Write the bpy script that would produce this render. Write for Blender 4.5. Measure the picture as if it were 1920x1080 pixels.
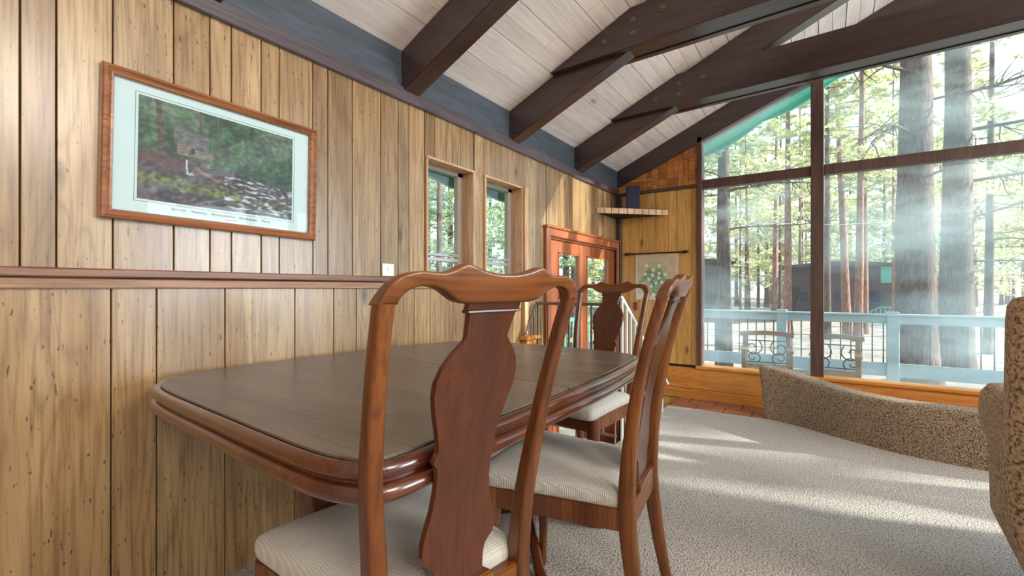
import bpy, bmesh, math, random
import numpy as np
from mathutils import Vector, noise as mnoise
random.seed(7)
C = bpy.context.scene.collection
for o in list(bpy.data.objects): bpy.data.objects.remove(o)

# ------------------------------------------------------------ camera, sky, sun, exposure
YAW = math.radians(34.6); EYE = 1.02; FPX = 855.0
cam_d = bpy.data.cameras.new('camera'); cam = bpy.data.objects.new('camera', cam_d); C.objects.link(cam)
cam.location = (0, 0, EYE); cam.rotation_euler = (math.pi/2, 0, YAW)
cam_d.sensor_width = 36.0; cam_d.lens = 36.0*FPX/1920.0; cam_d.shift_y = 1.0/1920.0
cam_d.clip_start = 0.02; cam_d.clip_end = 500
bpy.context.scene.camera = cam
vs = bpy.context.scene.view_settings
vs.view_transform = 'Standard'; vs.look = 'None'; vs.gamma = 1.0; vs.use_curve_mapping = False
vs.exposure = 0.5
W = bpy.data.worlds.new('sky'); bpy.context.scene.world = W; W.use_nodes = True
nt = W.node_tree; bg = nt.nodes['Background']
tc = nt.nodes.new('ShaderNodeTexCoord'); sx = nt.nodes.new('ShaderNodeSeparateXYZ'); cr = nt.nodes.new('ShaderNodeValToRGB')
nt.links.new(tc.outputs['Generated'], sx.inputs[0]); nt.links.new(sx.outputs['Z'], cr.inputs[0]); nt.links.new(cr.outputs[0], bg.inputs[0])
cr.color_ramp.elements[0].color = (0.90, 0.97, 1.0, 1); cr.color_ramp.elements[1].color = (0.45, 0.72, 0.98, 1)
bg.inputs[1].default_value = 1.35
sd = bpy.data.lights.new('sun', 'SUN'); sd.energy = 11.0; sd.angle = math.radians(0.6); sd.color = (1.0, 0.93, 0.82)
sun = bpy.data.objects.new('sun', sd); C.objects.link(sun)
SUN = Vector((0.915, 0.315, 0.40)).normalized()
sun.rotation_euler = SUN.to_track_quat('Z', 'Y').to_euler()
def area(name, loc, target, sx_, sy_, e, col):
    l = bpy.data.lights.new(name, 'AREA'); l.shape = 'RECTANGLE'; l.size = sx_; l.size_y = sy_; l.energy = e; l.color = col
    o = bpy.data.objects.new(name, l); C.objects.link(o); o.location = loc
    o.rotation_euler = (Vector(loc)-Vector(target)).to_track_quat('Z', 'Y').to_euler(); return o
# added fill lights, out of view to the right, brightening the interior
area('front_fill', (5.9, 4.25, 1.5), (-1.0, 1.0, 2.4), 2.8, 2.2, 290, (0.80, 0.92, 1.0))  # added bluish fill just inside the unseen end of the window wall
area('overhead_fill', (4.6, 0.9, 3.3), (2.6, 0.9, 0.0), 1.6, 1.6, 150, (1.0, 0.93, 0.84))  # added overhead fill, this one and the next; no fitting hangs there
area('overhead_fill', (3.4, -1.3, 2.9), (.6, .2, 0.4), 1.2, 1.2, 50, (1.0, 0.95, 0.88))

# ------------------------------------------------------------ helpers
def tag(o, label=None, cat=None, group=None, kind=None):
    if label: o['label'] = label
    if cat: o['category'] = cat
    if group: o['group'] = group
    if kind: o['kind'] = kind
    return o
def mesh(name, vs_, fs, mat, parent=None, smooth=False, loc=None):
    me = bpy.data.meshes.new(name); me.from_pydata([tuple(v) for v in vs_], [], fs); me.update()
    if smooth: me.polygons.foreach_set('use_smooth', [True]*len(me.polygons))
    if mat: me.materials.append(mat)
    o = bpy.data.objects.new(name, me); C.objects.link(o)
    if parent: o.parent = parent
    if loc: o.location = loc
    return o
def from_bm(name, bm, mat, parent=None, smooth=False):
    bmesh.ops.recalc_face_normals(bm, faces=bm.faces)
    me = bpy.data.meshes.new(name); bm.to_mesh(me); bm.free()
    if smooth: me.polygons.foreach_set('use_smooth', [True]*len(me.polygons)); me.set_sharp_from_angle(angle=math.radians(48))
    if mat: me.materials.append(mat)
    o = bpy.data.objects.new(name, me); C.objects.link(o)
    if parent: o.parent = parent
    return o
def add_box(bm, lo, hi, bev=0.0):
    v = [bm.verts.new((x, y, z)) for x in (lo[0], hi[0]) for y in (lo[1], hi[1]) for z in (lo[2], hi[2])]
    fs = [bm.faces.new([v[i] for i in q]) for q in ((0,1,3,2),(4,6,7,5),(0,4,5,1),(2,3,7,6),(0,2,6,4),(1,5,7,3))]
    if bev > 0:
        es = list({e for f in fs for e in f.edges})
        bmesh.ops.bevel(bm, geom=es, offset=bev, segments=1, affect='EDGES')
def box(name, lo, hi, mat, parent=None, bev=0.0):
    bm = bmesh.new(); add_box(bm, lo, hi, bev); return from_bm(name, bm, mat, parent)
def boxes(name, L, mat, parent=None, bev=0.0):
    bm = bmesh.new()
    for lo, hi in L: add_box(bm, lo, hi, bev)
    return from_bm(name, bm, mat, parent)
def prism(name, poly, ax, a, b, mat, parent=None, bev=0.0):
    """poly: 2-D outline in the two axes other than ax (kept in x,y,z order), extruded from a to b"""
    def p3(p, t):
        q = list(p); q.insert(ax, t); return tuple(q)
    bm = bmesh.new(); n = len(poly)
    A = [bm.verts.new(p3(p, a)) for p in poly]; B = [bm.verts.new(p3(p, b)) for p in poly]
    f1 = bm.faces.new(A); f2 = bm.faces.new(B[::-1])
    for i in range(n): bm.faces.new((A[i], B[i], B[(i+1) % n], A[(i+1) % n]))
    bmesh.ops.recalc_face_normals(bm, faces=bm.faces)
    if bev > 0:
        bmesh.ops.bevel(bm, geom=list(f1.edges)+list(f2.edges), offset=bev, segments=2, affect='EDGES')
    return from_bm(name, bm, mat, parent)
def loft(name, rings, mat, parent=None, smooth=True, closed=False, caps=True):
    vs_ = [p for r in rings for p in r]; n = len(rings[0]); m = len(rings); fs = []
    for i in range(m if closed else m-1):
        j = (i+1) % m
        for k in range(n): fs.append((i*n+k, i*n+(k+1) % n, j*n+(k+1) % n, j*n+k))
    if caps and not closed: fs += [tuple(range(n))[::-1], tuple((m-1)*n+k for k in range(n))]
    bm = bmesh.new(); V = [bm.verts.new(v) for v in vs_]
    for f in fs: bm.faces.new([V[i] for i in f])
    o = from_bm(name, bm, mat, parent, smooth)
    return o
def rrect(w, h, r=0.3, n=3):
    """rounded rectangle, 4*(n+1) points, half extents w,h; r = share of the smaller half extent"""
    rr = r*min(w, h); P = []
    for cx, cy, a0 in ((w-rr, h-rr, 0), (-w+rr, h-rr, 90), (-w+rr, -h+rr, 180), (w-rr, -h+rr, 270)):
        for k in range(n+1):
            a = math.radians(a0+90*k/n); P.append((cx+rr*math.cos(a), cy+rr*math.sin(a)))
    return P
def tube_bm(bm, path, r, n=8):
    rings = []
    for i, p in enumerate(path):
        p = Vector(p); a = Vector(path[max(0, i-1)]); b = Vector(path[min(len(path)-1, i+1)]); t = (b-a).normalized()
        u = t.cross(Vector((0, 0, 1)) if abs(t.z) < .9 else Vector((1, 0, 0))).normalized(); v = t.cross(u)
        rad = r[i] if isinstance(r, (list, tuple)) else r
        rings.append([bm.verts.new(p+rad*(math.cos(2*math.pi*k/n)*u+math.sin(2*math.pi*k/n)*v)) for k in range(n)])
    for i in range(len(rings)-1):
        for k in range(n): bm.faces.new((rings[i][k], rings[i][(k+1) % n], rings[i+1][(k+1) % n], rings[i+1][k]))
    bm.faces.new(rings[0][::-1]); bm.faces.new(rings[-1])
def tube(name, path, r, mat, parent=None, n=8):
    bm = bmesh.new(); tube_bm(bm, path, r, n); return from_bm(name, bm, mat, parent, True)
def lathe(name, prof, mat, parent=None, n=24, c=(0, 0), smooth=True):
    return loft(name, [[(c[0]+r*math.cos(2*math.pi*k/n), c[1]+r*math.sin(2*math.pi*k/n), z) for k in range(n)] for z, r in prof], mat, parent, smooth)
def empty(name, loc=(0, 0, 0), rz=0.0):
    o = bpy.data.objects.new(name, None); C.objects.link(o); o.location = loc; o.rotation_euler = (0, 0, rz); o.empty_display_size = .1; return o
def copy_tree(o, parent=None):
    c = o.copy(); C.objects.link(c)
    if parent: c.parent = parent
    for ch in list(o.children): copy_tree(ch, c)
    return c
def spline(P, n=8):
    out = []
    for i in range(len(P)-1):
        p0 = P[max(i-1, 0)]; p1 = P[i]; p2 = P[i+1]; p3 = P[min(i+2, len(P)-1)]
        for k in range(n):
            t = k/n
            out.append(tuple(.5*((2*b)+(-a+c)*t+(2*a-5*b+4*c-d)*t*t+(-a+3*b-3*c+d)*t**3) for a, b, c, d in zip(p0, p1, p2, p3)))
    out.append(tuple(P[-1])); return out

# ------------------------------------------------------------ materials
def new_mat(name):
    m = bpy.data.materials.new(name); m.use_nodes = True; return m, m.node_tree, m.node_tree.nodes['Principled BSDF']
def N(nt, t, **k):
    n = nt.nodes.new(t)
    for a, v in k.items(): setattr(n, a, v)
    return n
def math_(nt, op, a, b=None, clamp=False):
    n = N(nt, 'ShaderNodeMath', operation=op, use_clamp=clamp)
    for i, v in enumerate((a, b)):
        if v is None: continue
        if isinstance(v, (int, float)): n.inputs[i].default_value = v
        else: nt.links.new(v, n.inputs[i])
    return n.outputs[0]
def mixc(nt, fac, a, b, mode='MIX'):
    n = N(nt, 'ShaderNodeMix', data_type='RGBA', blend_type=mode)
    for s, v in ((0, fac), (6, a), (7, b)):
        if isinstance(v, (int, float)): n.inputs[s].default_value = v
        elif isinstance(v, tuple): n.inputs[s].default_value = (*v, 1)
        else: nt.links.new(v, n.inputs[s])
    return n.outputs[2]
def plain(name, col, rough=.5, metal=0.0, var=0.12, scale=6.0, bump=0.0, coat=0.0):
    m, nt, p = new_mat(name)
    tc = N(nt, 'ShaderNodeTexCoord'); n1 = N(nt, 'ShaderNodeTexNoise'); n1.inputs['Scale'].default_value = scale; n1.inputs['Detail'].default_value = 5
    nt.links.new(tc.outputs['Object'], n1.inputs['Vector'])
    f = math_(nt, 'MULTIPLY', math_(nt, 'SUBTRACT', n1.outputs[0], .5), 2*var)
    f = math_(nt, 'ADD', f, 1.0)
    hs = N(nt, 'ShaderNodeHueSaturation'); hs.inputs['Color'].default_value = (*col, 1); nt.links.new(f, hs.inputs['Value'])
    nt.links.new(hs.outputs[0], p.inputs['Base Color']); p.inputs['Roughness'].default_value = rough; p.inputs['Metallic'].default_value = metal
    p.inputs['Coat Weight'].default_value = coat
    if bump:
        b = N(nt, 'ShaderNodeBump'); b.inputs['Strength'].default_value = bump; b.inputs['Distance'].default_value = .01
        nt.links.new(n1.outputs[0], b.inputs['Height']); nt.links.new(b.outputs[0], p.inputs['Normal'])
    return m
def wood(name, along, light, mid, dark, rough=.4, rings=9.0, knots=1.0, ticks=1.0, scale=1.0, stretch=.10, coat=0.0, objvar=.12, gain=1.0, ringmix=.42, coatr=.22):
    """procedural sawn wood. along = axis index of the grain; every object gets its own offset"""
    m, nt, p = new_mat(name)
    tc = N(nt, 'ShaderNodeTexCoord'); oi = N(nt, 'ShaderNodeObjectInfo')
    off = N(nt, 'ShaderNodeVectorMath', operation='SCALE'); off.inputs[0].default_value = (13.7, 7.3, 19.1); nt.links.new(oi.outputs['Random'], off.inputs['Scale'])
    ad = N(nt, 'ShaderNodeVectorMath', operation='ADD'); nt.links.new(tc.outputs['Object'], ad.inputs[0]); nt.links.new(off.outputs[0], ad.inputs[1])
    def mapped(s_al, s_ac):
        v = N(nt, 'ShaderNodeVectorMath', operation='MULTIPLY'); s = [s_ac*scale]*3; s[along] = s_al*scale; v.inputs[1].default_value = s
        nt.links.new(ad.outputs[0], v.inputs[0]); return v.outputs[0]
    # knots
    vk = N(nt, 'ShaderNodeTexVoronoi'); vk.inputs['Scale'].default_value = 1.0; nt.links.new(mapped(1.7, 4.2), vk.inputs['Vector'])
    kd = vk.outputs['Distance']
    kn = N(nt, 'ShaderNodeMapRange'); kn.inputs[1].default_value = .02; kn.inputs[2].default_value = .10; kn.inputs[3].default_value = 1; kn.inputs[4].default_value = 0; nt.links.new(kd, kn.inputs[0])
    kw = N(nt, 'ShaderNodeMapRange'); kw.inputs[1].default_value = .0; kw.inputs[2].default_value = .55; kw.inputs[3].default_value = 1; kw.inputs[4].default_value = 0; nt.links.new(kd, kw.inputs[0])
    # ring field
    n1 = N(nt, 'ShaderNodeTexNoise'); n1.inputs['Scale'].default_value = 5.0; n1.inputs['Detail'].default_value = 2.0; nt.links.new(mapped(stretch, 1.0), n1.inputs['Vector'])
    fld = math_(nt, 'ADD', n1.outputs[0], math_(nt, 'MULTIPLY', math_(nt, 'MULTIPLY', kw.outputs[0], kw.outputs[0]), .16*knots))
    n6 = N(nt, 'ShaderNodeTexNoise'); n6.inputs['Scale'].default_value = 30.0; n6.inputs['Detail'].default_value = 3.0; nt.links.new(mapped(.08, 1.0), n6.inputs['Vector'])
    fld = math_(nt, 'ADD', fld, math_(nt, 'MULTIPLY', n6.outputs[0], .035))
    rg = math_(nt, 'PINGPONG', math_(nt, 'MULTIPLY', fld, rings*1.6), 0.5)
    rg = math_(nt, 'POWER', math_(nt, 'MULTIPLY', rg, 2.0), 3.0)
    n2 = N(nt, 'ShaderNodeTexNoise'); n2.inputs['Scale'].default_value = 110.0; n2.inputs['Detail'].default_value = 4.0; nt.links.new(mapped(.045, 1.0), n2.inputs['Vector'])
    n3 = N(nt, 'ShaderNodeTexNoise'); n3.inputs['Scale'].default_value = 9.0; n3.inputs['Detail'].default_value = 3.0; nt.links.new(mapped(.12, 1.0), n3.inputs['Vector'])
    def rng(x, a, b):
        r = N(nt, 'ShaderNodeMapRange'); r.inputs[1].default_value = a; r.inputs[2].default_value = b; nt.links.new(x, r.inputs[0]); return r.outputs[0]
    c = mixc(nt, rng(n3.outputs[0], .32, .68), light, mid)
    n5 = N(nt, 'ShaderNodeTexNoise'); n5.inputs['Scale'].default_value = 17.0; n5.inputs['Detail'].default_value = 3.0; nt.links.new(mapped(.04, 1.0), n5.inputs['Vector'])
    c = mixc(nt, math_(nt, 'MULTIPLY', rng(n5.outputs[0], .52, .70), .45), c, dark)
    c = mixc(nt, math_(nt, 'MULTIPLY', rg, ringmix), c, dark)
    c = mixc(nt, math_(nt, 'MULTIPLY', rng(n2.outputs[0], .47, .70), .62), c, dark)
    if ticks:
        n4 = N(nt, 'ShaderNodeTexNoise'); n4.inputs['Scale'].default_value = 135.0; n4.inputs['Detail'].default_value = 1.0; nt.links.new(mapped(.28, 1.0), n4.inputs['Vector'])
        c = mixc(nt, math_(nt, 'MULTIPLY', rng(n4.outputs[0], .695, .75), .85*ticks), c, (.05, .025, .012))
    if knots:
        c = mixc(nt, math_(nt, 'MULTIPLY', kn.outputs[0], .85*min(1, knots)), c, (dark[0]*.3, dark[1]*.25, dark[2]*.25))
    v = math_(nt, 'ADD', math_(nt, 'MULTIPLY', math_(nt, 'SUBTRACT', oi.outputs['Random'], .5), 2*objvar), gain)
    hs = N(nt, 'ShaderNodeHueSaturation'); nt.links.new(c, hs.inputs['Color']); nt.links.new(v, hs.inputs['Value'])
    nt.links.new(hs.outputs[0], p.inputs['Base Color'])
    p.inputs['Roughness'].default_value = rough; p.inputs['Coat Weight'].default_value = coat; p.inputs['Coat Roughness'].default_value = coatr
    b = N(nt, 'ShaderNodeBump'); b.inputs['Strength'].default_value = .25; b.inputs['Distance'].default_value = .002
    nt.links.new(n2.outputs[0], b.inputs['Height']); nt.links.new(b.outputs[0], p.inputs['Normal'])
    return m
def speckle(name, c1, c2, c3, scale, bump, patch=.12, weave=False, dist=.01):
    m, nt, p = new_mat(name)
    tc = N(nt, 'ShaderNodeTexCoord'); n1 = N(nt, 'ShaderNodeTexNoise'); n1.inputs['Scale'].default_value = scale; n1.inputs['Detail'].default_value = 3
    n2 = N(nt, 'ShaderNodeTexNoise'); n2.inputs['Scale'].default_value = 2.2; n2.inputs['Detail'].default_value = 3
    v = N(nt, 'ShaderNodeTexVoronoi'); v.inputs['Scale'].default_value = scale*1.2
    for n in (n1, n2, v): nt.links.new(tc.outputs['Object'], n.inputs['Vector'])
    r = N(nt, 'ShaderNodeValToRGB'); e = r.color_ramp.elements
    e[0].position = .36; e[0].color = (*c3, 1); e[1].position = .62; e[1].color = (*c1, 1); k = e.new(.46); k.color = (*c2, 1)
    nt.links.new(n1.outputs[0], r.inputs[0])
    f = math_(nt, 'ADD', math_(nt, 'MULTIPLY', math_(nt, 'SUBTRACT', n2.outputs[0], .5), 2*patch), 1.0)
    hs = N(nt, 'ShaderNodeHueSaturation'); nt.links.new(r.outputs[0], hs.inputs['Color']); nt.links.new(f, hs.inputs['Value'])
    nt.links.new(hs.outputs[0], p.inputs['Base Color']); p.inputs['Roughness'].default_value = .95; p.inputs['Specular IOR Level'].default_value = .1
    p.inputs['Sheen Weight'].default_value = .25
    h = math_(nt, 'ADD', n1.outputs[0], math_(nt, 'MULTIPLY', v.outputs['Distance'], .6))
    b = N(nt, 'ShaderNodeBump'); b.inputs['Strength'].default_value = bump; b.inputs['Distance'].default_value = dist
    nt.links.new(h, b.inputs['Height']); nt.links.new(b.outputs[0], p.inputs['Normal'])
    return m
def weave_mat(name, c1, c2, scale):
    m, nt, p = new_mat(name); tc = N(nt, 'ShaderNodeTexCoord'); ws = []
    for d in ('X', 'Y'):
        w = N(nt, 'ShaderNodeTexWave', bands_direction=d); w.inputs['Scale'].default_value = scale; w.inputs['Distortion'].default_value = .6
        nt.links.new(tc.outputs['Object'], w.inputs['Vector']); ws.append(w.outputs['Fac'])
    h = math_(nt, 'MULTIPLY', ws[0], ws[1]); n = N(nt, 'ShaderNodeTexNoise'); n.inputs['Scale'].default_value = 8; nt.links.new(tc.outputs['Object'], n.inputs['Vector'])
    c = mixc(nt, h, c2, c1); c = mixc(nt, math_(nt, 'MULTIPLY', n.outputs[0], .22), c, c2)
    nt.links.new(c, p.inputs['Base Color']); p.inputs['Roughness'].default_value = .85; p.inputs['Sheen Weight'].default_value = .3
    b = N(nt, 'ShaderNodeBump'); b.inputs['Strength'].default_value = .5; b.inputs['Distance'].default_value = .003
    nt.links.new(h, b.inputs['Height']); nt.links.new(b.outputs[0], p.inputs['Normal']); return m
def glass_mat(name, tint=(.96, 1, 1), dirt=.05, refl=.9):
    m = bpy.data.materials.new(name); m.use_nodes = True; nt = m.node_tree; nt.nodes.remove(nt.nodes['Principled BSDF']); out = nt.nodes['Material Output']
    tr = N(nt, 'ShaderNodeBsdfTransparent'); tr.inputs[0].default_value = (*tint, 1)
    gl = N(nt, 'ShaderNodeBsdfGlossy'); gl.inputs['Roughness'].default_value = .0; gl.inputs[0].default_value = (1, 1, 1, 1)
    ge = N(nt, 'ShaderNodeNewGeometry'); dt = N(nt, 'ShaderNodeVectorMath', operation='DOT_PRODUCT'); nt.links.new(ge.outputs['Incoming'], dt.inputs[0]); nt.links.new(ge.outputs['Normal'], dt.inputs[1])
    fz = math_(nt, 'POWER', math_(nt, 'SUBTRACT', 1.0, math_(nt, 'ABSOLUTE', dt.outputs['Value']), clamp=True), 5.0)
    fz = math_(nt, 'ADD', math_(nt, 'MULTIPLY', fz, refl), .035*refl)
    mx = N(nt, 'ShaderNodeMixShader'); nt.links.new(fz, mx.inputs[0]); nt.links.new(tr.outputs[0], mx.inputs[1]); nt.links.new(gl.outputs[0], mx.inputs[2])
    last = mx.outputs[0]
    if dirt:   # dusty, smeared film on the pane
        tc = N(nt, 'ShaderNodeTexCoord'); mp = N(nt, 'ShaderNodeMapping'); mp.inputs['Rotation'].default_value = (0, .35, 0); mp.inputs['Scale'].default_value = (.5, 1, 1.5)
        n = N(nt, 'ShaderNodeTexNoise'); n.inputs['Scale'].default_value = 1.6; n.inputs['Detail'].default_value = 5
        nt.links.new(tc.outputs['Object'], mp.inputs[0]); nt.links.new(mp.outputs[0], n.inputs['Vector'])
        r = N(nt, 'ShaderNodeMapRange'); r.inputs[1].default_value = .42; r.inputs[2].default_value = .72; r.inputs[3].default_value = dirt*.15; r.inputs[4].default_value = dirt*2; nt.links.new(n.outputs[0], r.inputs[0])
        tl = N(nt, 'ShaderNodeBsdfTranslucent'); tl.inputs[0].default_value = (.75, .93, 1.0, 1)
        m2 = N(nt, 'ShaderNodeMixShader'); nt.links.new(r.outputs[0], m2.inputs[0]); nt.links.new(last, m2.inputs[1]); nt.links.new(tl.outputs[0], m2.inputs[2]); last = m2.outputs[0]
    nt.links.new(last, out.inputs[0]); return m
def vcol_mat(name, rough=.5):
    m, nt, p = new_mat(name); a = N(nt, 'ShaderNodeAttribute', attribute_name='Col'); nt.links.new(a.outputs['Color'], p.inputs['Base Color']); p.inputs['Roughness'].default_value = rough; return m
def leaf_mat(name, c1, c2):
    m, nt, p = new_mat(name); oi = N(nt, 'ShaderNodeObjectInfo'); tc = N(nt, 'ShaderNodeTexCoord'); n = N(nt, 'ShaderNodeTexNoise'); n.inputs['Scale'].default_value = 1.3
    nt.links.new(tc.outputs['Object'], n.inputs['Vector'])
    c = mixc(nt, n.outputs[0], c1, c2); nt.links.new(c, p.inputs['Base Color']); p.inputs['Roughness'].default_value = .6
    tl = N(nt, 'ShaderNodeBsdfTranslucent'); nt.links.new(c, tl.inputs[0]); mx = N(nt, 'ShaderNodeMixShader'); mx.inputs[0].default_value = .4
    out = nt.nodes['Material Output']; nt.links.new(p.outputs[0], mx.inputs[1]); nt.links.new(tl.outputs[0], mx.inputs[2]); nt.links.new(mx.outputs[0], out.inputs[0]); return m

M = {}
M['panel'] = wood('wall_panelling', 2, (.47, .315, .158), (.325, .185, .074), (.125, .052, .017), rough=.33, rings=9, stretch=.06, gain=.92, ringmix=.38, objvar=.17, coat=.5)
M['panel2'] = wood('corner_panelling', 2, (.74, .46, .16), (.60, .32, .08), (.36, .15, .03), rough=.35, rings=8, stretch=.06, ticks=.3, ringmix=.3)
M['shingle'] = wood('shingle_wood', 2, (.60, .25, .06), (.45, .15, .03), (.25, .08, .02), rough=.5, knots=.0, ticks=0, objvar=.3)
M['rail'] = wood('rail_wood', 1, (.50, .30, .16), (.36, .17, .08), (.12, .05, .03), rough=.4, knots=0, ticks=.3, objvar=.15, stretch=.06)
M['rail_dark'] = wood('rail_wood_dark', 1, (.30, .14, .08), (.22, .09, .05), (.05, .02, .015), rough=.4, knots=0, ticks=.3, stretch=.06)
M['sillwood'] = wood('sill_fir', 0, (.72, .32, .07), (.62, .24, .045), (.40, .12, .02), rough=.35, knots=0, ticks=0, rings=14, stretch=.08)
M['casing'] = wood('casing_wood', 2, (.66, .42, .24), (.56, .32, .16), (.32, .15, .07), rough=.4, knots=0, ticks=.2)
M['redwood'] = wood('door_casing_wood', 2, (.42, .13, .055), (.34, .10, .04), (.18, .05, .02), rough=.3, knots=0, ticks=0, coat=.2)
M['beam'] = wood('beam_stain', 0, (.066, .034, .030), (.048, .023, .021), (.020, .009, .009), rough=.34, knots=.3, ticks=0, objvar=.08, coat=.6)
M['beamY'] = wood('trim_stain', 1, (.115, .085, .095), (.085, .062, .070), (.04, .03, .035), rough=.35, knots=0, ticks=0, objvar=.0, coat=.4)
M['frieze'] = wood('frieze_sky_sheen', 1, (.075, .092, .112), (.062, .076, .095), (.035, .04, .05), rough=.4, knots=0, ticks=0, objvar=.03)  # slate tint puts the sky's reflection on dark brown wood into the colour
M['ceil'] = wood('whitewashed_pine', 1, (.88, .80, .74), (.80, .70, .64), (.62, .52, .47), rough=.6, knots=.8, ticks=0, rings=3, objvar=.06, ringmix=.22, stretch=.06)
M['mullion'] = wood('mullion_stain', 2, (.14, .075, .06), (.11, .055, .045), (.05, .025, .02), rough=.4, knots=0, ticks=0)
M['carpet'] = speckle('carpet_pile', (.62, .57, .525), (.47, .42, .38), (.17, .15, .135), 135, .8)
M['pit'] = speckle('pit_carpet', (.46, .345, .24), (.28, .19, .12), (.08, .045, .026), 130, 1.0, patch=.2)
M['shag'] = speckle('armchair_fabric', (.62, .44, .27), (.42, .26, .14), (.12, .06, .03), 95, 1.0, patch=.15)
M['tile'] = plain('terracotta', (.33, .13, .075), rough=.35, var=.25, scale=9)
M['grout'] = plain('grout', (.10, .07, .055), rough=.9)
M['dark'] = plain('dark_core', (.02, .014, .012), rough=.8)
M['chair'] = wood('cherry_wood', 2, (.215, .064, .006), (.135, .031, .0035), (.036, .007, .002), rough=.3, knots=0, ticks=.12, rings=5, coat=.3, objvar=.08)
M['chairX'] = wood('cherry_wood_flat', 0, (.24, .075, .007), (.15, .038, .004), (.042, .009, .002), rough=.3, knots=0, ticks=.12, rings=5, coat=.3, objvar=.08)
M['splat'] = wood('cherry_splat', 2, (.105, .024, .005), (.070, .014, .0035), (.028, .006, .002), rough=.3, knots=0, ticks=.1, rings=4, coat=.3, objvar=.05, ringmix=.3)
M['tablewood'] = wood('table_edge_wood', 1, (.15, .036, .008), (.09, .018, .005), (.05, .012, .006), rough=.22, knots=0, ticks=.15, coat=.8, rings=5, objvar=.05)
M['pad'] = wood('table_pad_leather', 0, (.190, .150, .122), (.135, .103, .083), (.085, .062, .050), rough=.30, knots=0, ticks=0, rings=1.5, stretch=.4, objvar=.02)
M['seat'] = weave_mat('seat_weave', (.74, .71, .66), (.46, .43, .38), 62)
M['iron'] = plain('dark_iron', (.025, .02, .018), rough=.45, metal=.6)
M['railmetal'] = plain('rail_bronze', (.15, .11, .085), rough=.4, metal=.3)
M['railwhite'] = plain('rail_pale', (.62, .66, .66), rough=.35)
M['bluegrey'] = plain('deck_rail_paint', (.36, .42, .44), rough=.6, var=.2)
M['alu'] = plain('window_aluminium', (.45, .47, .46), rough=.35, metal=.5)
M['taupe'] = plain('sash_taupe', (.30, .25, .19), rough=.45)
M['navy'] = plain('navy_box', (.007, .013, .055), rough=.4)
M['green'] = plain('green_fascia', (.03, .50, .34), rough=.6)
M['glass'] = glass_mat('dusty_pane', dirt=.14)
M['glass2'] = glass_mat('clear_pane', tint=(.93, 1, .97), dirt=.02)
M['pglass'] = glass_mat('picture_glazing', tint=(1, 1, 1), dirt=0, refl=.15)
M['frame'] = wood('picture_frame_wood', 1, (.36, .14, .055), (.28, .10, .04), (.12, .035, .015), rough=.22, knots=0, ticks=0, coat=.6)
M['mat'] = plain('picture_mat', (.50, .635, .645), rough=.7, var=.03)
M['print'] = vcol_mat('printed_picture', .5)
M['ink'] = plain('print_ink', (.10, .14, .15), rough=.7)
M['pink'] = plain('pink_print', (.70, .35, .42), rough=.7)
M['bark'] = speckle('pine_bark', (.20, .13, .11), (.15, .098, .085), (.075, .05, .045), 16, .6, patch=.3, dist=.04)
M['barkred'] = speckle('red_pine_bark', (.42, .22, .16), (.30, .15, .11), (.16, .08, .06), 14, .8, patch=.3, dist=.04)
def bark(name, c1, c2, c3):
    m, nt, p = new_mat(name); tc = N(nt, 'ShaderNodeTexCoord'); mp = N(nt, 'ShaderNodeMapping'); mp.inputs['Scale'].default_value = (1, 1, .22)
    nt.links.new(tc.outputs['Object'], mp.inputs[0]); n = N(nt, 'ShaderNodeTexNoise'); n.inputs['Scale'].default_value = 17; n.inputs['Detail'].default_value = 5; n.inputs['Roughness'].default_value = .65
    v = N(nt, 'ShaderNodeTexVoronoi', feature='DISTANCE_TO_EDGE'); v.inputs['Scale'].default_value = 9
    nt.links.new(mp.outputs[0], n.inputs['Vector']); nt.links.new(mp.outputs[0], v.inputs['Vector'])
    r = N(nt, 'ShaderNodeValToRGB'); e = r.color_ramp.elements; e[0].position = .34; e[0].color = (*c3, 1); e[1].position = .68; e[1].color = (*c1, 1); k = e.new(.5); k.color = (*c2, 1)
    nt.links.new(n.outputs[0], r.inputs[0]); g = N(nt, 'ShaderNodeMapRange'); g.inputs[1].default_value = 0; g.inputs[2].default_value = .09; g.inputs[3].default_value = .8; g.inputs[4].default_value = 0; nt.links.new(v.outputs['Distance'], g.inputs[0])
    c = mixc(nt, g.outputs[0], r.outputs[0], c3); nt.links.new(c, p.inputs['Base Color']); p.inputs['Roughness'].default_value = .95
    b = N(nt, 'ShaderNodeBump'); b.inputs['Strength'].default_value = .8; b.inputs['Distance'].default_value = .04; nt.links.new(n.outputs[0], b.inputs['Height']); nt.links.new(b.outputs[0], p.inputs['Normal']); return m
M['bark'] = bark('pine_bark_plates', (.19, .11, .085), (.12, .07, .06), (.04, .026, .026))
M['barkred'] = bark('red_pine_bark_plates', (.44, .22, .15), (.30, .14, .10), (.12, .06, .045))
M['leaf'] = leaf_mat('pine_needles', (.88, .84, .54), (.56, .62, .34))
M['leaf2'] = leaf_mat('dark_needles', (.58, .66, .46), (.36, .48, .30))
M['ground'] = speckle('straw_ground', (.27, .21, .155), (.19, .14, .10), (.075, .05, .036), 1.6, .4, patch=.7)
M['deck'] = plain('deck_boards', (.50, .56, .58), rough=.7, var=.2)
M['house'] = plain('house_siding', (.075, .05, .06), rough=.8)
M['teal'] = plain('teal_paint', (.10, .38, .33), rough=.6)
M['snow'] = plain('pale_concrete', (.72, .82, .84), rough=.7)
M['outwood'] = plain('bench_wood', (.28, .12, .04), rough=.5, var=.2)
M['white'] = plain('white_plastic', (.75, .85, .82), rough=.4)
M['red'] = plain('red_plate', (.25, .03, .025), rough=.4)
M['bolt'] = plain('bolt_steel', (.22, .17, .15), rough=.4, metal=.8)
M['plaster'] = plain('pale_wall_paint', (.62, .55, .46), rough=.8)
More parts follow.
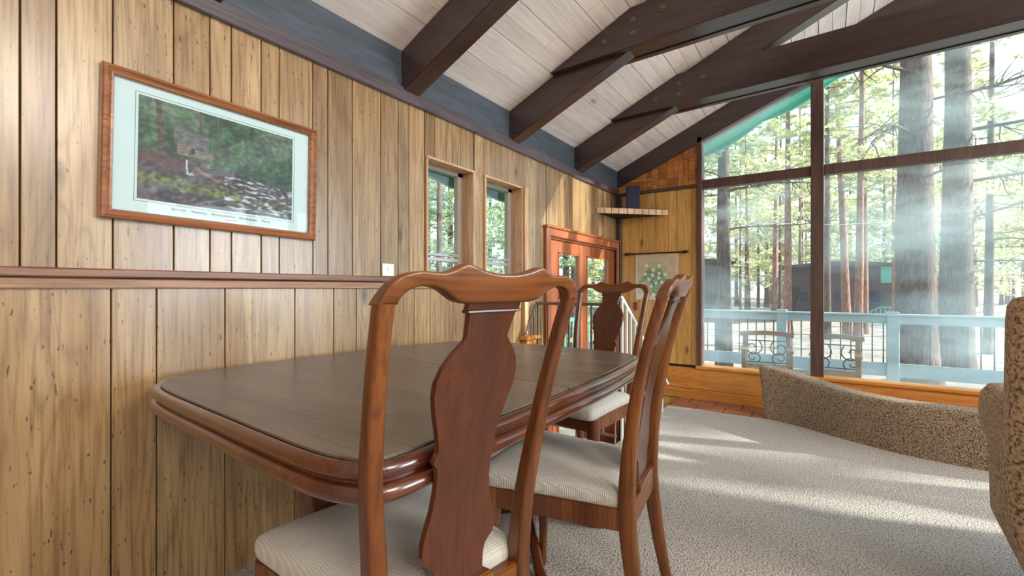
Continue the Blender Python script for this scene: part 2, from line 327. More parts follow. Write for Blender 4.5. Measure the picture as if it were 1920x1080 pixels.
M['wire'] = plain('wire', (.55, .6, .62), rough=.6)

# ------------------------------------------------------------ room shell
XL = -1.75; YW = 4.43; YB = -2.6; XR = 10.95; RIDGE = 4.6; ZE = 2.205; SL = .445
def zc(x): return ZE+SL*(x-XL) if x <= RIDGE else ZE+SL*(2*RIDGE-XL-x)
def rect_minus(rects, hole):
    out = []
    for (a0, a1, b0, b1) in rects:
        h0, h1, g0, g1 = hole
        if h1 <= a0 or h0 >= a1 or g1 <= b0 or g0 >= b1: out.append((a0, a1, b0, b1)); continue
        if h0 > a0: out.append((a0, h0, b0, b1))
        if h1 < a1: out.append((h1, a1, b0, b1))
        x0, x1 = max(a0, h0), min(a1, h1)
        if g0 > b0: out.append((x0, x1, b0, g0))
        if g1 < b1: out.append((x0, x1, g1, b1))
    return out
SX = -1.14; SY = 2.84; LZ = -.56           # stairwell: x < SX, y > SY, landing level
floor = boxes('floor', [((SX, YB, -.12), (XR, 4.06, 0)), ((XL-.1, YB, -.12), (SX, SY, 0))], M['carpet']); tag(floor, kind='structure')
tl = boxes('floor', [((SX, 4.06, -.12), (XR, YW+.02, -.008))], M['grout']); tag(tl, kind='structure')
y0 = 4.063
for r in range(1):
    x = SX+.01
    while x < 4.4:
        w = .205; box('tile', (x, y0, -.008), (min(x+w, 4.5), y0+.175, .0), M['tile'], tl, .002)
        box('tile', (x-.1 if x > SX+.1 else x, y0+.182, -.008), (x+w-.1, YW+.005, .0), M['tile'], tl, .002); x += w+.008
landing = box('floor', (XL-.1, SY, LZ-.1), (SX, YW+.1, LZ), M['tile']); tag(landing, kind='structure')
wells = boxes('wall_stairwell', [((XL, SY-.03, LZ), (SX, SY, -.12)), ((SX-.02, SY, LZ), (SX, YW, -.12))], M['plaster']); tag(wells, kind='structure')

W1 = (1.726, 2.129, 1.078, 1.727); W2 = (2.228, 2.655, 1.078, 1.727); DR = (2.99, 4.40, LZ, 1.45)
rects = [(YB, YW+.1, LZ-.1, 2.4)]
for h in (W1, W2, DR): rects = rect_minus(rects, h)
wl = boxes('wall_left', [((XL-.11, a, c), (XL-.012, b, d)) for a, b, c, d in rects], M['dark']); tag(wl, kind='structure')
def planks(name, seams, z0, z1, holes, mat, parent, gap=.0017):
    for a, b in zip(seams[:-1], seams[1:]):
        rs = [(a, b, z0, z1)]
        for h in holes: rs = rect_minus(rs, h)
        for (p, q, r, s) in rs:
            if q-p < .012 or s-r < .02: continue
            box(name, (XL-.012, p+gap, r), (XL, q-gap, s), mat, parent, .0016)
up = [-2.6, -2.4, -2.25, -2.03, -1.85, -1.62, -1.5, -1.3, -1.1, -.93, -.8, -.6, -.45, -.2, -.06, .1, .253, .322, .443, .597, .703, .772, .876, .945, 1.086, 1.155, 1.277, 1.435, 1.543, 1.614, 1.722, 1.798, 1.939, 2.013, 2.14, 2.305, 2.42, 2.49, 2.601, 2.696]
lo = [-2.6, -2.2, -1.9, -1.62, -1.3, -1.1, -.85, -.6, -.3, .0, .439, .551, .751, 1.008, 1.183, 1.298, 1.475, 1.649, 1.766, 1.946, 2.12, 2.27, 2.42, 2.55, 2.696]
hi = [2.696, 2.81, 2.91, 3.0, 3.13, 3.21, 3.35, 3.44, 3.56, 3.70, 3.78, 3.9, 4.02, 4.10, 4.22, 4.32, 4.425]
planks('plank', up, 1.05, 1.957, (W1, W2), M['panel'], wl)
planks('plank', lo, .0, 1.04, (), M['panel'], wl)
planks('plank', [s for s in hi if s < 2.85] + [2.84], 0, 1.957, (), M['panel'], wl)
planks('plank', [2.84]+[s for s in hi if s > 2.85], LZ, 1.957, (DR,), M['panel'], wl)
# chair rail
tr = empty('trim_1'); tag(tr, kind='structure')
box('moulding', (XL, YB, 1.052), (XL+.022, 2.66, 1.078), M['rail_dark'], tr, .004)
box('moulding', (XL, YB, 1.020), (XL+.014, 2.66, 1.049), M['rail'], tr, .003)
box('moulding', (XL, YB, 1.046), (XL+.010, 2.66, 1.054), M['dark'], tr)
# end post of the rail with its little ledge
tr2 = empty('trim_2'); tag(tr2, kind='structure')
box('post', (XL, 2.655, .69), (XL+.03, 2.70, 1.727), M['casing'], tr2, .003)
box('ledge', (XL, 2.62, .665), (XL+.07, 2.80, .69), M['sillwood'], tr2, .004)
box('panel', (XL, 2.65, .0), (XL+.045, 2.77, .665), M['sillwood'], tr2, .003)
# cornice + frieze
tr3 = box('trim_3', (XL-.01, YB, 1.955), (XL+.022, YW, 2.022), M['beamY'], None, .003); tag(tr3, kind='structure')
tr4 = box('trim_4', (XL-.01, YB, 2.024), (XL+.004, YW, 2.215), M['frieze']); tag(tr4, kind='structure')
tr5 = box('trim_5', (XL, YW-.045, LZ), (XL+.045, YW, 1.955), M['beam'], None, .003); tag(tr5, kind='structure')

# ceiling: boards between roof deck and rafters
roof = prism('ceiling', [(XL-.7, zc(XL-.7)+.014), (RIDGE, zc(RIDGE)+.014), (2*RIDGE-XL+.7, zc(XL-.7)+.014), (2*RIDGE-XL+.7, zc(XL-.7)+.16), (RIDGE, zc(RIDGE)+.16), (XL-.7, zc(XL-.7)+.16)], 1, YB-.1, 5.32, M['dark'])
tag(roof, kind='structure')
sw = .085; nrow = int((RIDGE-XL)/sw)
rnd = random.Random(3)
for i in range(nrow):
    xa = XL-.0+i*sw; xb = xa+sw; yy = YB
    yy = .2-rnd.random()*1.5 if i < 34 else YB
    cuts = [YB]
    if i < 34:
        cuts.append(yy)
        while cuts[-1] < YW: cuts.append(cuts[-1]+1.2+rnd.random()*2.2)
        cuts[-1] = YW
        if len(cuts) > 2 and cuts[-1]-cuts[-2] < .4: cuts.pop(-2)
    else: cuts.append(YW)
    g = .0012 if i % 2 else .0026; g2 = .0026 if i % 2 else .0012
    for a, b in zip(cuts[:-1], cuts[1:]):
        prism('ceiling_board', [(xa+g, zc(xa+g)), (xb-g2, zc(xb-g2)), (xb-g2, zc(xb-g2)+.014), (xa+g, zc(xa+g)+.014)], 1, a+.001, b-.001, M['ceil'], roof)
prism('ceiling_panel', [(RIDGE, zc(RIDGE)), (XR, zc(XR)), (XR, zc(XR)+.014), (RIDGE, zc(RIDGE)+.014)], 1, YB, YW, M['ceil'], roof)

# rafters and tie beams
names = ['dark stained rafter nearest the camera at the top left edge', 'first full dark rafter above the picture, nearest one without bolts', 'dark rafter bolted to the nearer of the two tie beams', 'dark rafter bolted to the farther tie beam by the big window']
def rafter(ya, yb, label, zb=0.0, sl=SL, x0=XL):
    r = empty('roof_rafter', (x0, (ya+yb)/2, 2.0)); tag(r, label, 'beam', 'dark rafters under the sloping ceiling')
    P = [(x0+.004, 2.0+zb), (RIDGE-.04, 2.0+zb+sl*(RIDGE-.04-x0)), (RIDGE-.04, zc(RIDGE-.04)-.001), (x0+.004, zc(x0+.004)-.001)]
    o = prism('timber', [(x-x0, z-2.0) for x, z in P], 1, -(yb-ya)/2, (yb-ya)/2, M['beam'], r, .003)
    return r
RY = [(.625, .73), (1.56, 1.665), (2.50, 2.60), (3.46, 3.565)]
for (a, b), lb in zip(RY, names): rafter(a, b, lb)
gr = prism('trim_6', [(XL+.004, 2.035), (RIDGE, 2.035+.412*(RIDGE-XL)), (RIDGE, zc(RIDGE)-.001), (XL+.004, zc(XL+.004)-.001)], 1, YW-.02, YW+.12, M['beam'], None, .003); tag(gr, kind='structure')
def ztie(x): return 2.352+.022*(x+1.4)
def tie(ya, yb, label):
    t = empty('tie_beam', (0, ya, 2.4)); tag(t, label, 'beam', 'horizontal tie beams')
    def sh(P): return [(x, z-2.4) for x, z in P]
    h = .222; xr = 9.0
    # cheek boards on both faces of the rafter
    xt = XL+(ztie(-.9)+h-ZE)/SL
    plank_P = [(-1.405, ztie(-1.405)), (xr, ztie(xr)), (xr, ztie(xr)+h), (xt, zc(xt)-.003), (-1.405, zc(-1.405)-.003)]
    prism('cheek_board', sh(plank_P), 1, -.042, -.001, M['beam'], t, .002)
    prism('cheek_board', sh(plank_P), 1, yb-ya+.001, yb-ya+.042, M['beam'], t, .002)
    prism('core_timber', sh([(-.93, ztie(-.93)+.006), (xr, ztie(xr)+.006), (xr, ztie(xr)+h-.01), (-.42, ztie(-.42)+.22), (-.93, ztie(-.93)+.012)]), 1, .004, yb-ya-.004, M['beamX'] if 'beamX' in M else M['beam'], t, .002)
    for bx, bz in ((-1.05, 2.433), (-.882, 2.506), (-.882, 2.431), (-.72, 2.515)):
        bm = bmesh.new(); tube_bm(bm, [(bx, -.042, bz-2.4), (bx, -.046, bz-2.4)], .016, 12); tube_bm(bm, [(bx, -.044, bz-2.4), (bx, -.056, bz-2.4)], .008, 6)
        from_bm('bolt', bm, M['bolt'], t)
    return t
tie(2.50, 2.60, 'bolted dark tie beam nearer the camera, crossing the ceiling at top right')
tie(3.46, 3.565, 'bolted dark tie beam nearest the big window')

# window wall
ww = boxes('wall_front', [((XL-.1, YW+.012, LZ-.1), (-.945, YW+.10, 2.2)), ((-.945, YW+.012, -.12), (XR, YW+.10, .27))], M['dark']); tag(ww, kind='structure')
sxs = [-1.745, -1.7, -1.633, -1.529, -1.366, -1.244, -1.17, -1.03, -.983]
for a, b in zip(sxs[:-1], sxs[1:]):
    box('plank', (a+.0018, YW, .31 if a > SX-.05 else .31), (b-.0018, YW+.012, 1.95), M['panel2'], ww, .0016)
box('fascia_board', (XL, YW-.012, .095), (8.9, YW+.02, .285), M['sillwood'], ww, .003)
box('baseboard_strip', (XL, YW-.022, LZ if False else 0.0), (8.9, YW+.012, .093), M['sillwood'], ww, .003)
box('stairwell_board', (XL, YW-.002, LZ), (SX, YW+.012, -.0), M['panel2'], ww)
# shingles of the gable triangle
rnd = random.Random(5); x = XL
shn = 0
while x < -.99:
    w = rnd.choice([.045, .06, .085, .11]); xb = min(x+w, -.985); z = 1.985-rnd.random()*.03; top = 2.035+.412*(xb-XL)+.01; z = 1.983
    while z < top:
        h = rnd.choice([.03, .045, .06, .09]); zt = min(z+h, top)
        if zt-z > .008 and xb-x > .01: box('shingle', (x+.001, YW-.004+rnd.random()*.006, z+.001), (xb-.001, YW+.014, zt-.001), M['shingle'], ww, .001)
        z += h
    x = xb
    if xb >= -.985: break
tr7 = box('trim_7', (XL, YW-.014, 1.95), (-.983, YW+.012, 1.983), M['mullion'], None, .002); tag(tr7, kind='structure')
# the big gable window
win = empty('window_3'); tag(win, kind='structure')
def zg(x): return 2.035+.412*(x-XL)
mx = [-.983, -.106, 1.40, 2.86, 4.30, 5.8, 7.3, 8.8]
for k, x in enumerate(mx):
    w = .046 if k == 0 else .089
    box('mullion', (x, YW-.03 if k else YW-.02, .31), (x+w, YW+.09, min(zg(x)+.06, zc(x) if x < RIDGE else zg(2*RIDGE-x-w)+.05)), M['mullion'], win, .004)
for a, b in zip(mx[:-1], mx[1:]):
    a2 = a+(.046 if a == mx[0] else .089)
    box('transom', (a2, YW-.012, 1.932), (b, YW+.07, 2.012), M['mullion'], win, .004)
    box('pane', (a2, YW+.036, .31), (b, YW+.042, 1.932), M['glass'], win)
    ztop = lambda q: (zg(q) if q <= RIDGE else zg(2*RIDGE-q))+.05
    P = [(a2, 2.012), (b, 2.012), (b, ztop(b)), (a2, ztop(a2))]
    if a2 < RIDGE < b: P = [(a2, 2.012), (b, 2.012), (b, ztop(b)), (RIDGE, ztop(RIDGE)), (a2, ztop(a2))]
    prism('pane', P, 1, YW+.036, YW+.042, M['glass'], win)
box('sill', (-.99, YW-.035, .285), (8.9, YW+.10, .312), M['sillwood'], win, .004)
# rest of the gable wall to the right, back and right walls (outside the frame)
wf2 = boxes('wall_right', [((XR, YB, 0), (XR+.1, 0, 2.3)), ((XR, 3.2, 0), (XR+.1, YW+.1, 2.3)), ((XR, 0, 0), (XR+.1, 3.2, .5))], M['plaster']); tag(wf2, kind='structure')
gw = prism('wall_gable', [(8.85, .3), (XR, .3), (XR, zc(XR)), (8.85, zc(8.85))], 1, YW+.01, YW+.1, M['plaster']); tag(gw, kind='structure')
bw = prism('wall_back', [(XL, 0), (XR, 0), (XR, zc(XR)), (RIDGE, zc(RIDGE)), (XL, zc(XL))], 1, YB-.1, YB, M['plaster']); tag(bw, kind='structure')
# ------------------------------------------------------------ windows and door in the left wall
for n, (a, b, c, d) in ((1, W1), (2, W2)):
    w = empty('window_%d' % n); tag(w, kind='structure')
    cs = .014
    for lo_, hi_ in (((XL-.115, a, d-cs), (XL+.012, b, d)), ((XL-.115, a, c), (XL+.012, a+cs, d-cs)), ((XL-.115, b-cs, c), (XL+.012, b, d-cs)), ((XL-.115, a+cs, c-.012), (XL-.0, b-cs, c+.004))):
        box('casing', lo_, hi_, M['casing'], w, .002)
    a += cs; b -= cs; d -= cs; fr = .016; xs = XL-.085
    boxes('sash', [((xs-.02, a, c), (xs+.012, a+fr, d)), ((xs-.02, b-.045, c), (xs+.012, b, d)), ((xs-.02, a, d-.022), (xs+.012, b, d)), ((xs-.02, a, c), (xs+.012, b, c+fr))], M['taupe'], w, .001)
    boxes('sash_bar', [((xs-.012, a+fr, 1.205), (xs+.016, b-.045, 1.222)), ((xs-.010, a+fr, 1.176), (xs+.012, b-.045, 1.198))], M['alu'], w, .002)
    box('latch', (xs+.012, b-.12, 1.213), (xs+.028, b-.06, 1.222), M['alu'], w, .002)
    box('pane', (xs-.006, a+fr, 1.215), (xs-.003, b-.045, d-.02), M['glass2'], w)
    box('pane', (xs-.003, a+fr, c+fr), (xs-.0, b-.045, 1.19), M['glass2'], w)
dr = empty('door_1'); tag(dr, kind='structure')
a, b, c, d = DR
box('casing', (XL, a-.035, c), (XL+.03, a+.03, d+.035), M['redwood'], dr, .006)
box('casing', (XL, b-.03, c), (XL+.03, b+.026, d+.035), M['redwood'], dr, .006)
box('casing', (XL+.001, a+.03, d-.03), (XL+.028, b-.03, d+.035), M['redwood'], dr, .006)
box('casing', (XL-.0, a-.045, d+.03), (XL+.042, b+.028, d+.05), M['redwood'], dr, .005)
box('door_frame', (XL-.09, a, d-.045), (XL-.0, b, d), M['redwood'], dr, .003)
for (p, q, g0, g1) in ((a+.002, 3.665, 3.211, 3.595), (3.668, b-.002, 3.735, 4.225)):
    L = [((XL-.06, p, c+.01), (XL-.015, g0, d-.05)), ((XL-.06, g1, c+.01), (XL-.015, q, d-.05)), ((XL-.06, g0, 1.31), (XL-.015, g1, d-.05)), ((XL-.06, g0, c+.01), (XL-.015, g1, -.30))]
    leaf = boxes('door_leaf', L, M['redwood'], dr, .003)
    box('pane', (XL-.04, g0, -.30), (XL-.036, g1, 1.31), M['glass2'], leaf)
    boxes('glazing_bead', [((XL-.03, g0, -.3), (XL-.012, g0+.012, 1.31)), ((XL-.03, g1-.012, -.3), (XL-.012, g1, 1.31)), ((XL-.03, g0, 1.298), (XL-.012, g1, 1.31))], M['redwood'], leaf)
    lathe('handle', [(0.42, .004), (.425, .012), (.45, .016), (.47, .012), (.475, .004)], M['bolt'], leaf, 10, (XL-.0, q-.03 if q < 3.7 else p+.03))

# ------------------------------------------------------------ railing round the stairwell
rg = empty('stair_railing', (-1.45, 2.80, 0)); tag(rg, 'bronze metal stair railing in front of the glazed double door', 'railing')
ox, oy = -1.45, 2.80
def rp(x, y, z): return (x-ox, y-oy, z)
box('handrail', rp(-1.715, 2.785, .905), rp(-1.115, 2.815, .925), M['railmetal'], rg, .003)
box('bottom_bar', rp(-1.715, 2.793, .06), rp(-1.115, 2.807, .075), M['railmetal'], rg, .002)
for k in range(8):
    x = -1.705+k*.083
    box('baluster', rp(x-.005, 2.795, .005 if k in (0, 7) else .075), rp(x+.005, 2.805, .905), M['railmetal'], rg)
tube('sloping_handrail', [rp(-1.715, 2.80, .918), rp(-1.72, 2.72, .80), rp(-1.72, 2.66, .70)], .011, M['railmetal'], rg, 6)
for k in range(3):
    y = 2.765-.035*k; box('baluster', rp(-1.724, y-.004, 0.005), rp(-1.716, y+.004, .85-.052*k), M['railmetal'], rg)
rg2 = empty('stair_railing', (-1.10, 3.3, 0)); tag(rg2, 'pale stair railing sloping down behind the far chair, toward the window wall', 'railing')
def rq(x, y, z): return (x+1.10, y-3.3, z)
bm = bmesh.new(); tube_bm(bm, [rq(-1.10, 2.83, .975), rq(-1.10, 3.13, .77), rq(-1.10, 3.20, .70), rq(-1.10, 3.9, .22)], .013, 8); from_bm('handrail', bm, M['railwhite'], rg2, True)
for k in range(12):
    y = 2.86+.08*k; zt = .975-(y-2.83)*.68 if y < 3.13 else .77-(y-3.13)*.72
    box('baluster', rq(-1.107, y-.007, .005), rq(-1.093, y+.007, max(.1, zt)), M['railwhite'], rg2)

# ------------------------------------------------------------ corner shelf and box
sh = empty('corner_shelf', (XL, YW, 1.73)); tag(sh, 'triangular wooden corner shelf with a plank-striped front edge', 'shelf')
prism('board', [(0.0, 0.0), (.50, .0), (.0, -.52)], 2, -.008, .032, M['dark'], sh)
ax, ay, bx, by = .0, -.525, .505, .0
cuts = [0, .1, .2, .30, .42, .52, .63, .72, .82, .9, 1.0]
nrm = Vector((by-ay, -(bx-ax), 0)).normalized()*.010
for u, v in zip(cuts[:-1], cuts[1:]):
    p = (ax+(bx-ax)*(u+.004), ay+(by-ay)*(u+.004)); q = (ax+(bx-ax)*(v-.004), ay+(by-ay)*(v-.004))
    prism('edge_slat', [p, q, (q[0]+nrm.x, q[1]+nrm.y), (p[0]+nrm.x, p[1]+nrm.y)], 2, -.012, .038, M['casing'], sh)
bxo = empty('speaker_box', (-1.545, 4.30, 1.765)); tag(bxo, 'dark navy blue upright box on the corner shelf', 'box')
bxo.rotation_euler = (0, 0, math.radians(20))
box('cabinet', (-.065, -.055, 0), (.065, .055, .235), M['navy'], bxo, .004); box('front_panel', (-.056, -.060, .01), (.056, -.055, .225), M['navy'], bxo, .002)

# ------------------------------------------------------------ flat printed pictures (vertex colours, as printed)
def fbm(x, y, o=4, s=0.0):
    return mnoise.fractal(Vector((x, y, s)), .9, 2.1, o)
def picture_print(name, w, h, nx, ny, fn, to3, parent):
    V = []; F = []; cols = []
    for j in range(ny+1):
        for i in range(nx+1):
            u = i/nx; v = j/ny; V.append(to3(u*w, v*h)); cols.append((*fn(u, v), 1))
    for j in range(ny):
        for i in range(nx): k = j*(nx+1)+i; F.append((k, k+1, k+nx+2, k+nx+1))
    o = mesh(name, V, F, M['print'], parent)
    at = o.data.color_attributes.new('Col', 'FLOAT_COLOR', 'POINT'); at.data.foreach_set('color', np.array(cols, dtype=np.float32).ravel()); return o
def lerp(a, b, t): t = max(0, min(1, t)); return tuple(p+(q-p)*t for p, q in zip(a, b))
def stream(u, v):
    n = fbm(u*9, v*6); n2 = fbm(u*30, v*24, 3, 5); n3 = fbm(u*3, v*3, 3, 9)
    up = lerp((.012, .04, .022), (.06, .18, .075), .45+.9*n+.5*n2)           # foliage
    up = lerp(up, (.17, .26, .17), (.9*n3+v-.75)*1.4)
    up = lerp(up, (.006, .06, .045), (u-.62)*2.2*(1-v) if u > .62 else 0)
    if abs(u-.10-.05*(1-v)-.01*n) < .018 and v > .35: up = lerp((.05, .03, .02), (.13, .09, .06), .5+n2)
    if (abs(u-.345) < .007 or abs(u-.455) < .006) and v > .5: up = (.11, .09, .06)
    # cabin with a shingle roof
    if .19 < u < .40 and .62-.12*(u-.19)*2 < v < .80-.32*(u-.19): up = lerp((.10, .12, .12), (.20, .21, .19), .5+1.2*fbm(u*8, v*60, 3))
    if .21 < u < .42 and .50 < v <= .63-.25*(u-.19):
        up = lerp((.17, .14, .12), (.30, .25, .22), .5+.5*math.sin(v*220)+.4*n2)
        if .29 < u < .315 and .54 < v < .59: up = (.015, .015, .015)
    bank = .47-.22*max(0, u-.33)+.04*n
    if v < bank:
        c = lerp((.025, .022, .035), (.13, .10, .12), .45+1.1*n+.6*n2)
        moss = math.exp(-((v-.22+.10*u+.02*n)/.055)**2)*(1 if u < .62 else .4)
        c = lerp(c, (.17, .24, .045), moss*(.7+.9*n2))
        if v > .36 and u < .3: c = lerp(c, (.12, .045, .04), .45+n)
        dlog = abs((v-.40)+(u-.33)*.85)
        if .33 < u < .52 and dlog < .022: c = lerp((.10, .06, .035), (.24, .17, .09), .5+1.6*n2)
        wt = fbm(u*14+v*9, v*34, 3, 2)-(.10 if u > .5 and v < .38 else .5)
        c = lerp(c, (.62, .70, .76), wt*3.2 if abs(v-(.44-.40*(u-.5))) < .15 or (u > .5 and v < .2) else wt*.6)
        up = c
    if abs(u-.265-.03*(.45-v)) < .006 and .33 < v < .47: up = (.6, .68, .72)
    if (u-.285)**2*.4+((v-.325))**2 < .00022: up = (.65, .72, .76)
    k_ = .58+.35*n2; return tuple(max(0, c*k_) for c in up)
def bouquet(u, v):
    n = fbm(u*5, v*5, 4, 3); n2 = fbm(u*22, v*22, 3, 4)
    c = lerp((.50, .40, .26), (.62, .52, .38), .5+n)
    c = lerp(c, (.62, .66, .58), (.35-v)*2)
    r = math.hypot((u-.48)*1.1, v-.45); g = .34-r+.25*n+.12*n2
    if g > 0: c = lerp(c, (.12, .25, .15), min(1, g*9))
    if g > .04 and n2 > .1: c = lerp(c, (.34, .48, .32), .8)
    for k in range(16):
        a = k*2.4; rr = .07+.019*k; fx = .48+rr*math.cos(a)*1.1; fy = .48+rr*math.sin(a)
        dd = math.hypot(u-fx, v-fy)
        if dd < .035+.012*math.sin(7*math.atan2(v-fy, u-fx)+k): c = lerp((.86, .85, .78), (.60, .60, .50), dd*14)
    if v < .12 and n2 > 0: c = lerp(c, (.85, .87, .83), .6)
    if u > .95 or v < .03: c = (.72, .48, .38)
    if u < .035: c = (.66, .60, .50)
    return c
pf = empty('framed_picture', (XL+.003, .748, 1.449)); tag(pf, 'wood-framed forest stream picture with wide pale mat hanging on the left wall', 'picture')
pf.rotation_euler = (math.radians(-.9), 0, 0)
hw, hh, t = .338, .2275, .029
def mitre(P, nm='frame_bar'):
    # P = two outer ends & two inner ends in (y,z); moulded section toward the room
    (a, b, c, d) = P; rings = []
    for (o, i) in ((a, d), (b, c)):
        rings.append([(x, o[0]+(i[0]-o[0])*s, o[1]+(i[1]-o[1])*s) for s, x in ((0, 0), (0, .020), (.12, .027), (.35, .030), (.55, .024), (.75, .020), (.9, .021), (1, .016), (1, 0))])
    return loft(nm, rings, M['frame'], pf, False)
O = [(-hw, -hh), (hw, -hh), (hw, hh), (-hw, hh)]; I = [(-hw+t, -hh+t), (hw-t, -hh+t), (hw-t, hh-t), (-hw+t, hh-t)]
for k in range(4): mitre((O[k], O[(k+1) % 4], I[(k+1) % 4], I[k]))
box('mat_board', (.002, -hw+t-.003, -hh+t-.003), (.006, hw-t+.003, hh-t+.003), M['mat'], pf)
iy0, iy1, iz0, iz1 = -.248, .243, -.155, .166
ln = .0012; e = .008
boxes('mat_line', [((.006, iy0-e, iz0-e), (.0066, iy1+e, iz0-e+ln)), ((.006, iy0-e, iz1+e-ln), (.0066, iy1+e, iz1+e)), ((.006, iy0-e, iz0-e), (.0066, iy0-e+ln, iz1+e)), ((.006, iy1+e-ln, iz0-e), (.0066, iy1+e, iz1+e))], M['ink'], pf)
picture_print('printed_image', iy1-iy0, iz1-iz0, 260, 170, stream, lambda u, v: (.0068, iy0+u, iz0+v), pf)
def text(name, s, size, loc, rot, mat, parent, spacing=1.0):
    cu = bpy.data.curves.new(name, 'FONT'); cu.body = s; cu.size = size; cu.align_x = 'CENTER'; cu.space_character = spacing; cu.extrude = .0002; cu.offset = size*.035
    cu.materials.append(mat); tmp = bpy.data.objects.new(name, cu); C.objects.link(tmp)
    dg = bpy.context.evaluated_depsgraph_get(); me = bpy.data.meshes.new_from_object(tmp.evaluated_get(dg)); bpy.data.objects.remove(tmp)
    o = bpy.data.objects.new(name, me); C.objects.link(o); o.parent = parent; o.location = loc; o.rotation_euler = rot; return o
text('title_lettering', 'Great  Smoky  Mountains  National  Park', .0125, (.0070, 0.0, -.178), (math.pi/2, 0, math.pi/2), M['ink'], pf, 1.45)
text('subtitle_lettering', 'Tennessee', .0085, (.0070, .02, -.189), (math.pi/2, 0, math.pi/2), M['pink'], pf, 1.1)
box('glazing', (.0135, -hw+t-.002, -hh+t-.002), (.0145, hw-t+.002, hh-t+.002), M['pglass'], pf)

bq = empty('hanging_canvas', (-1.353, YW-.006, 1.13)); tag(bq, 'unframed canvas of white flowers and green leaves hanging under a dark rod', 'picture')
picture_print('painted_face', .406, .445, 130, 140, bouquet, lambda u, v: (-.203+u, -.0085, -.2225+v), bq)
box('canvas', (-.203, -.008, -.2225), (.203, .002, .2225), M['mat'], bq)
cr_ = empty('curtain_rod', (-1.36, YW-.03, 1.362)); tag(cr_, 'dark iron rod with pointed finials above the flower canvas', 'rod')
tube('rod', [(-.26, 0, 0), (.26, 0, 0)], .006, M['iron'], cr_)
for s in (-1, 1):
    prof = [(.0, .005), (.012, .016), (.018, .008), (.03, .018), (.045, .012), (.056, .005), (.062, .001)]
    tube('finial', [(s*(.25+a), 0, 0) for a, r in prof], [r for a, r in prof], M['iron'], cr_)
    boxes('bracket', [((s*.235-.006, 0, -.006), (s*.235+.006, .03, .006))], M['iron'], cr_)
sp = empty('wall_switch', (-1.565, YW-.004, .845)); tag(sp, 'small dark red switch plate on the corner panelling below the flower canvas', 'switch')
box('plate', (-.02, -.006, -.04), (.02, .004, .04), M['red'], sp, .002); box('toggle', (-.006, -.012, -.012), (.006, -.006, .012), M['red'], sp)
cdp = empty('wall_plate', (XL+.0, 1.475, 1.118)); tag(cdp, 'small pale green plate standing on the chair rail left of the windows', 'plate')
box('plate', (0.0, -.035, -.038), (.007, .035, .022), M['white'], cdp, .002); box('button', (.007, -.008, -.012), (.011, .008, .008), M['white'], cdp, .001)

# ------------------------------------------------------------ dining table
OUT = [(-1.05, .437), (-1.44, .46), (-1.57, .50), (-1.66, .575), (-1.695, .70), (-1.69, .95), (-1.655, 1.25), (-1.60, 1.60), (-1.54, 1.74), (-1.42, 1.82), (-1.15, 1.86), (-.90, 1.855), (-.70, 1.825), (-.62, 1.77), (-.585, 1.62), (-.562, 1.35), (-.555, 1.05), (-.558, .70), (-.560, .50), (-.590, .446), (-.68, .424), (-.85, .427)]
loop = OUT+[OUT[0]]
def closed_spline(P, n=6):
    out = []; m = len(P)
    for i in range(m):
        p0, p1, p2, p3 = P[i-1], P[i], P[(i+1) % m], P[(i+2) % m]
        for k in range(n):
            t = k/n; out.append(tuple(.5*((2*b)+(-a+c)*t+(2*a-5*b+4*c-d)*t*t+(-a+3*b-3*c+d)*t**3) for a, b, c, d in zip(p0, p1, p2, p3)))
    return out
OUT = [(max(-1.735, x*1.035), y*1.035) for x, y in OUT]
outl = closed_spline(OUT, 5)
if sum(a[0]*b[1]-b[0]*a[1] for a, b in zip(outl, outl[1:]+outl[:1])) < 0: outl = outl[::-1]
def clip(P, n, c):   # keep n.p <= c
    R = []
    for p, q in zip(P, P[1:]+P[:1]):
        dp = n[0]*p[0]+n[1]*p[1]-c; dq = n[0]*q[0]+n[1]*q[1]-c
        if dp <= 0: R.append(p)
        if dp*dq < 0: t = dp/(dp-dq); R.append((p[0]+(q[0]-p[0])*t, p[1]+(q[1]-p[1])*t))
    return R
def inset(P, d):     # positive = inward for counter-clockwise outline
    R = []; m = len(P)
    for i in range(m):
        a, b = P[i-1], P[(i+1) % m]; tx, ty = b[0]-a[0], b[1]-a[1]; l = math.hypot(tx, ty) or 1
        R.append((P[i][0]-ty/l*d, P[i][1]+tx/l*d))
    return R
TX, TY = -1.12, 1.15; TZ = .741
tb = empty('dining_table', (TX, TY, 0)); tag(tb, 'wooden dining table with brown leather-like top and rounded corners', 'table')
sn = Vector((.135, .99)).normalized(); sc = sn.x*(-.59)+sn.y*1.128
def cpoly(P, z): return [(x-TX, y-TY, z) for x, y in P]
prof = [(TZ-(TZ-z_)*1.22, d_) for z_, d_ in [(TZ-.002, .012), (TZ+.001, .004), (TZ, -.003), (TZ-.006, -.010), (TZ-.014, -.012), (TZ-.020, -.008), (TZ-.024, .0), (TZ-.027, .0), (TZ-.029, -.009), (TZ-.036, -.016), (TZ-.045, -.016), (TZ-.052, -.008), (TZ-.055, .004), (TZ-.056, .03)]]
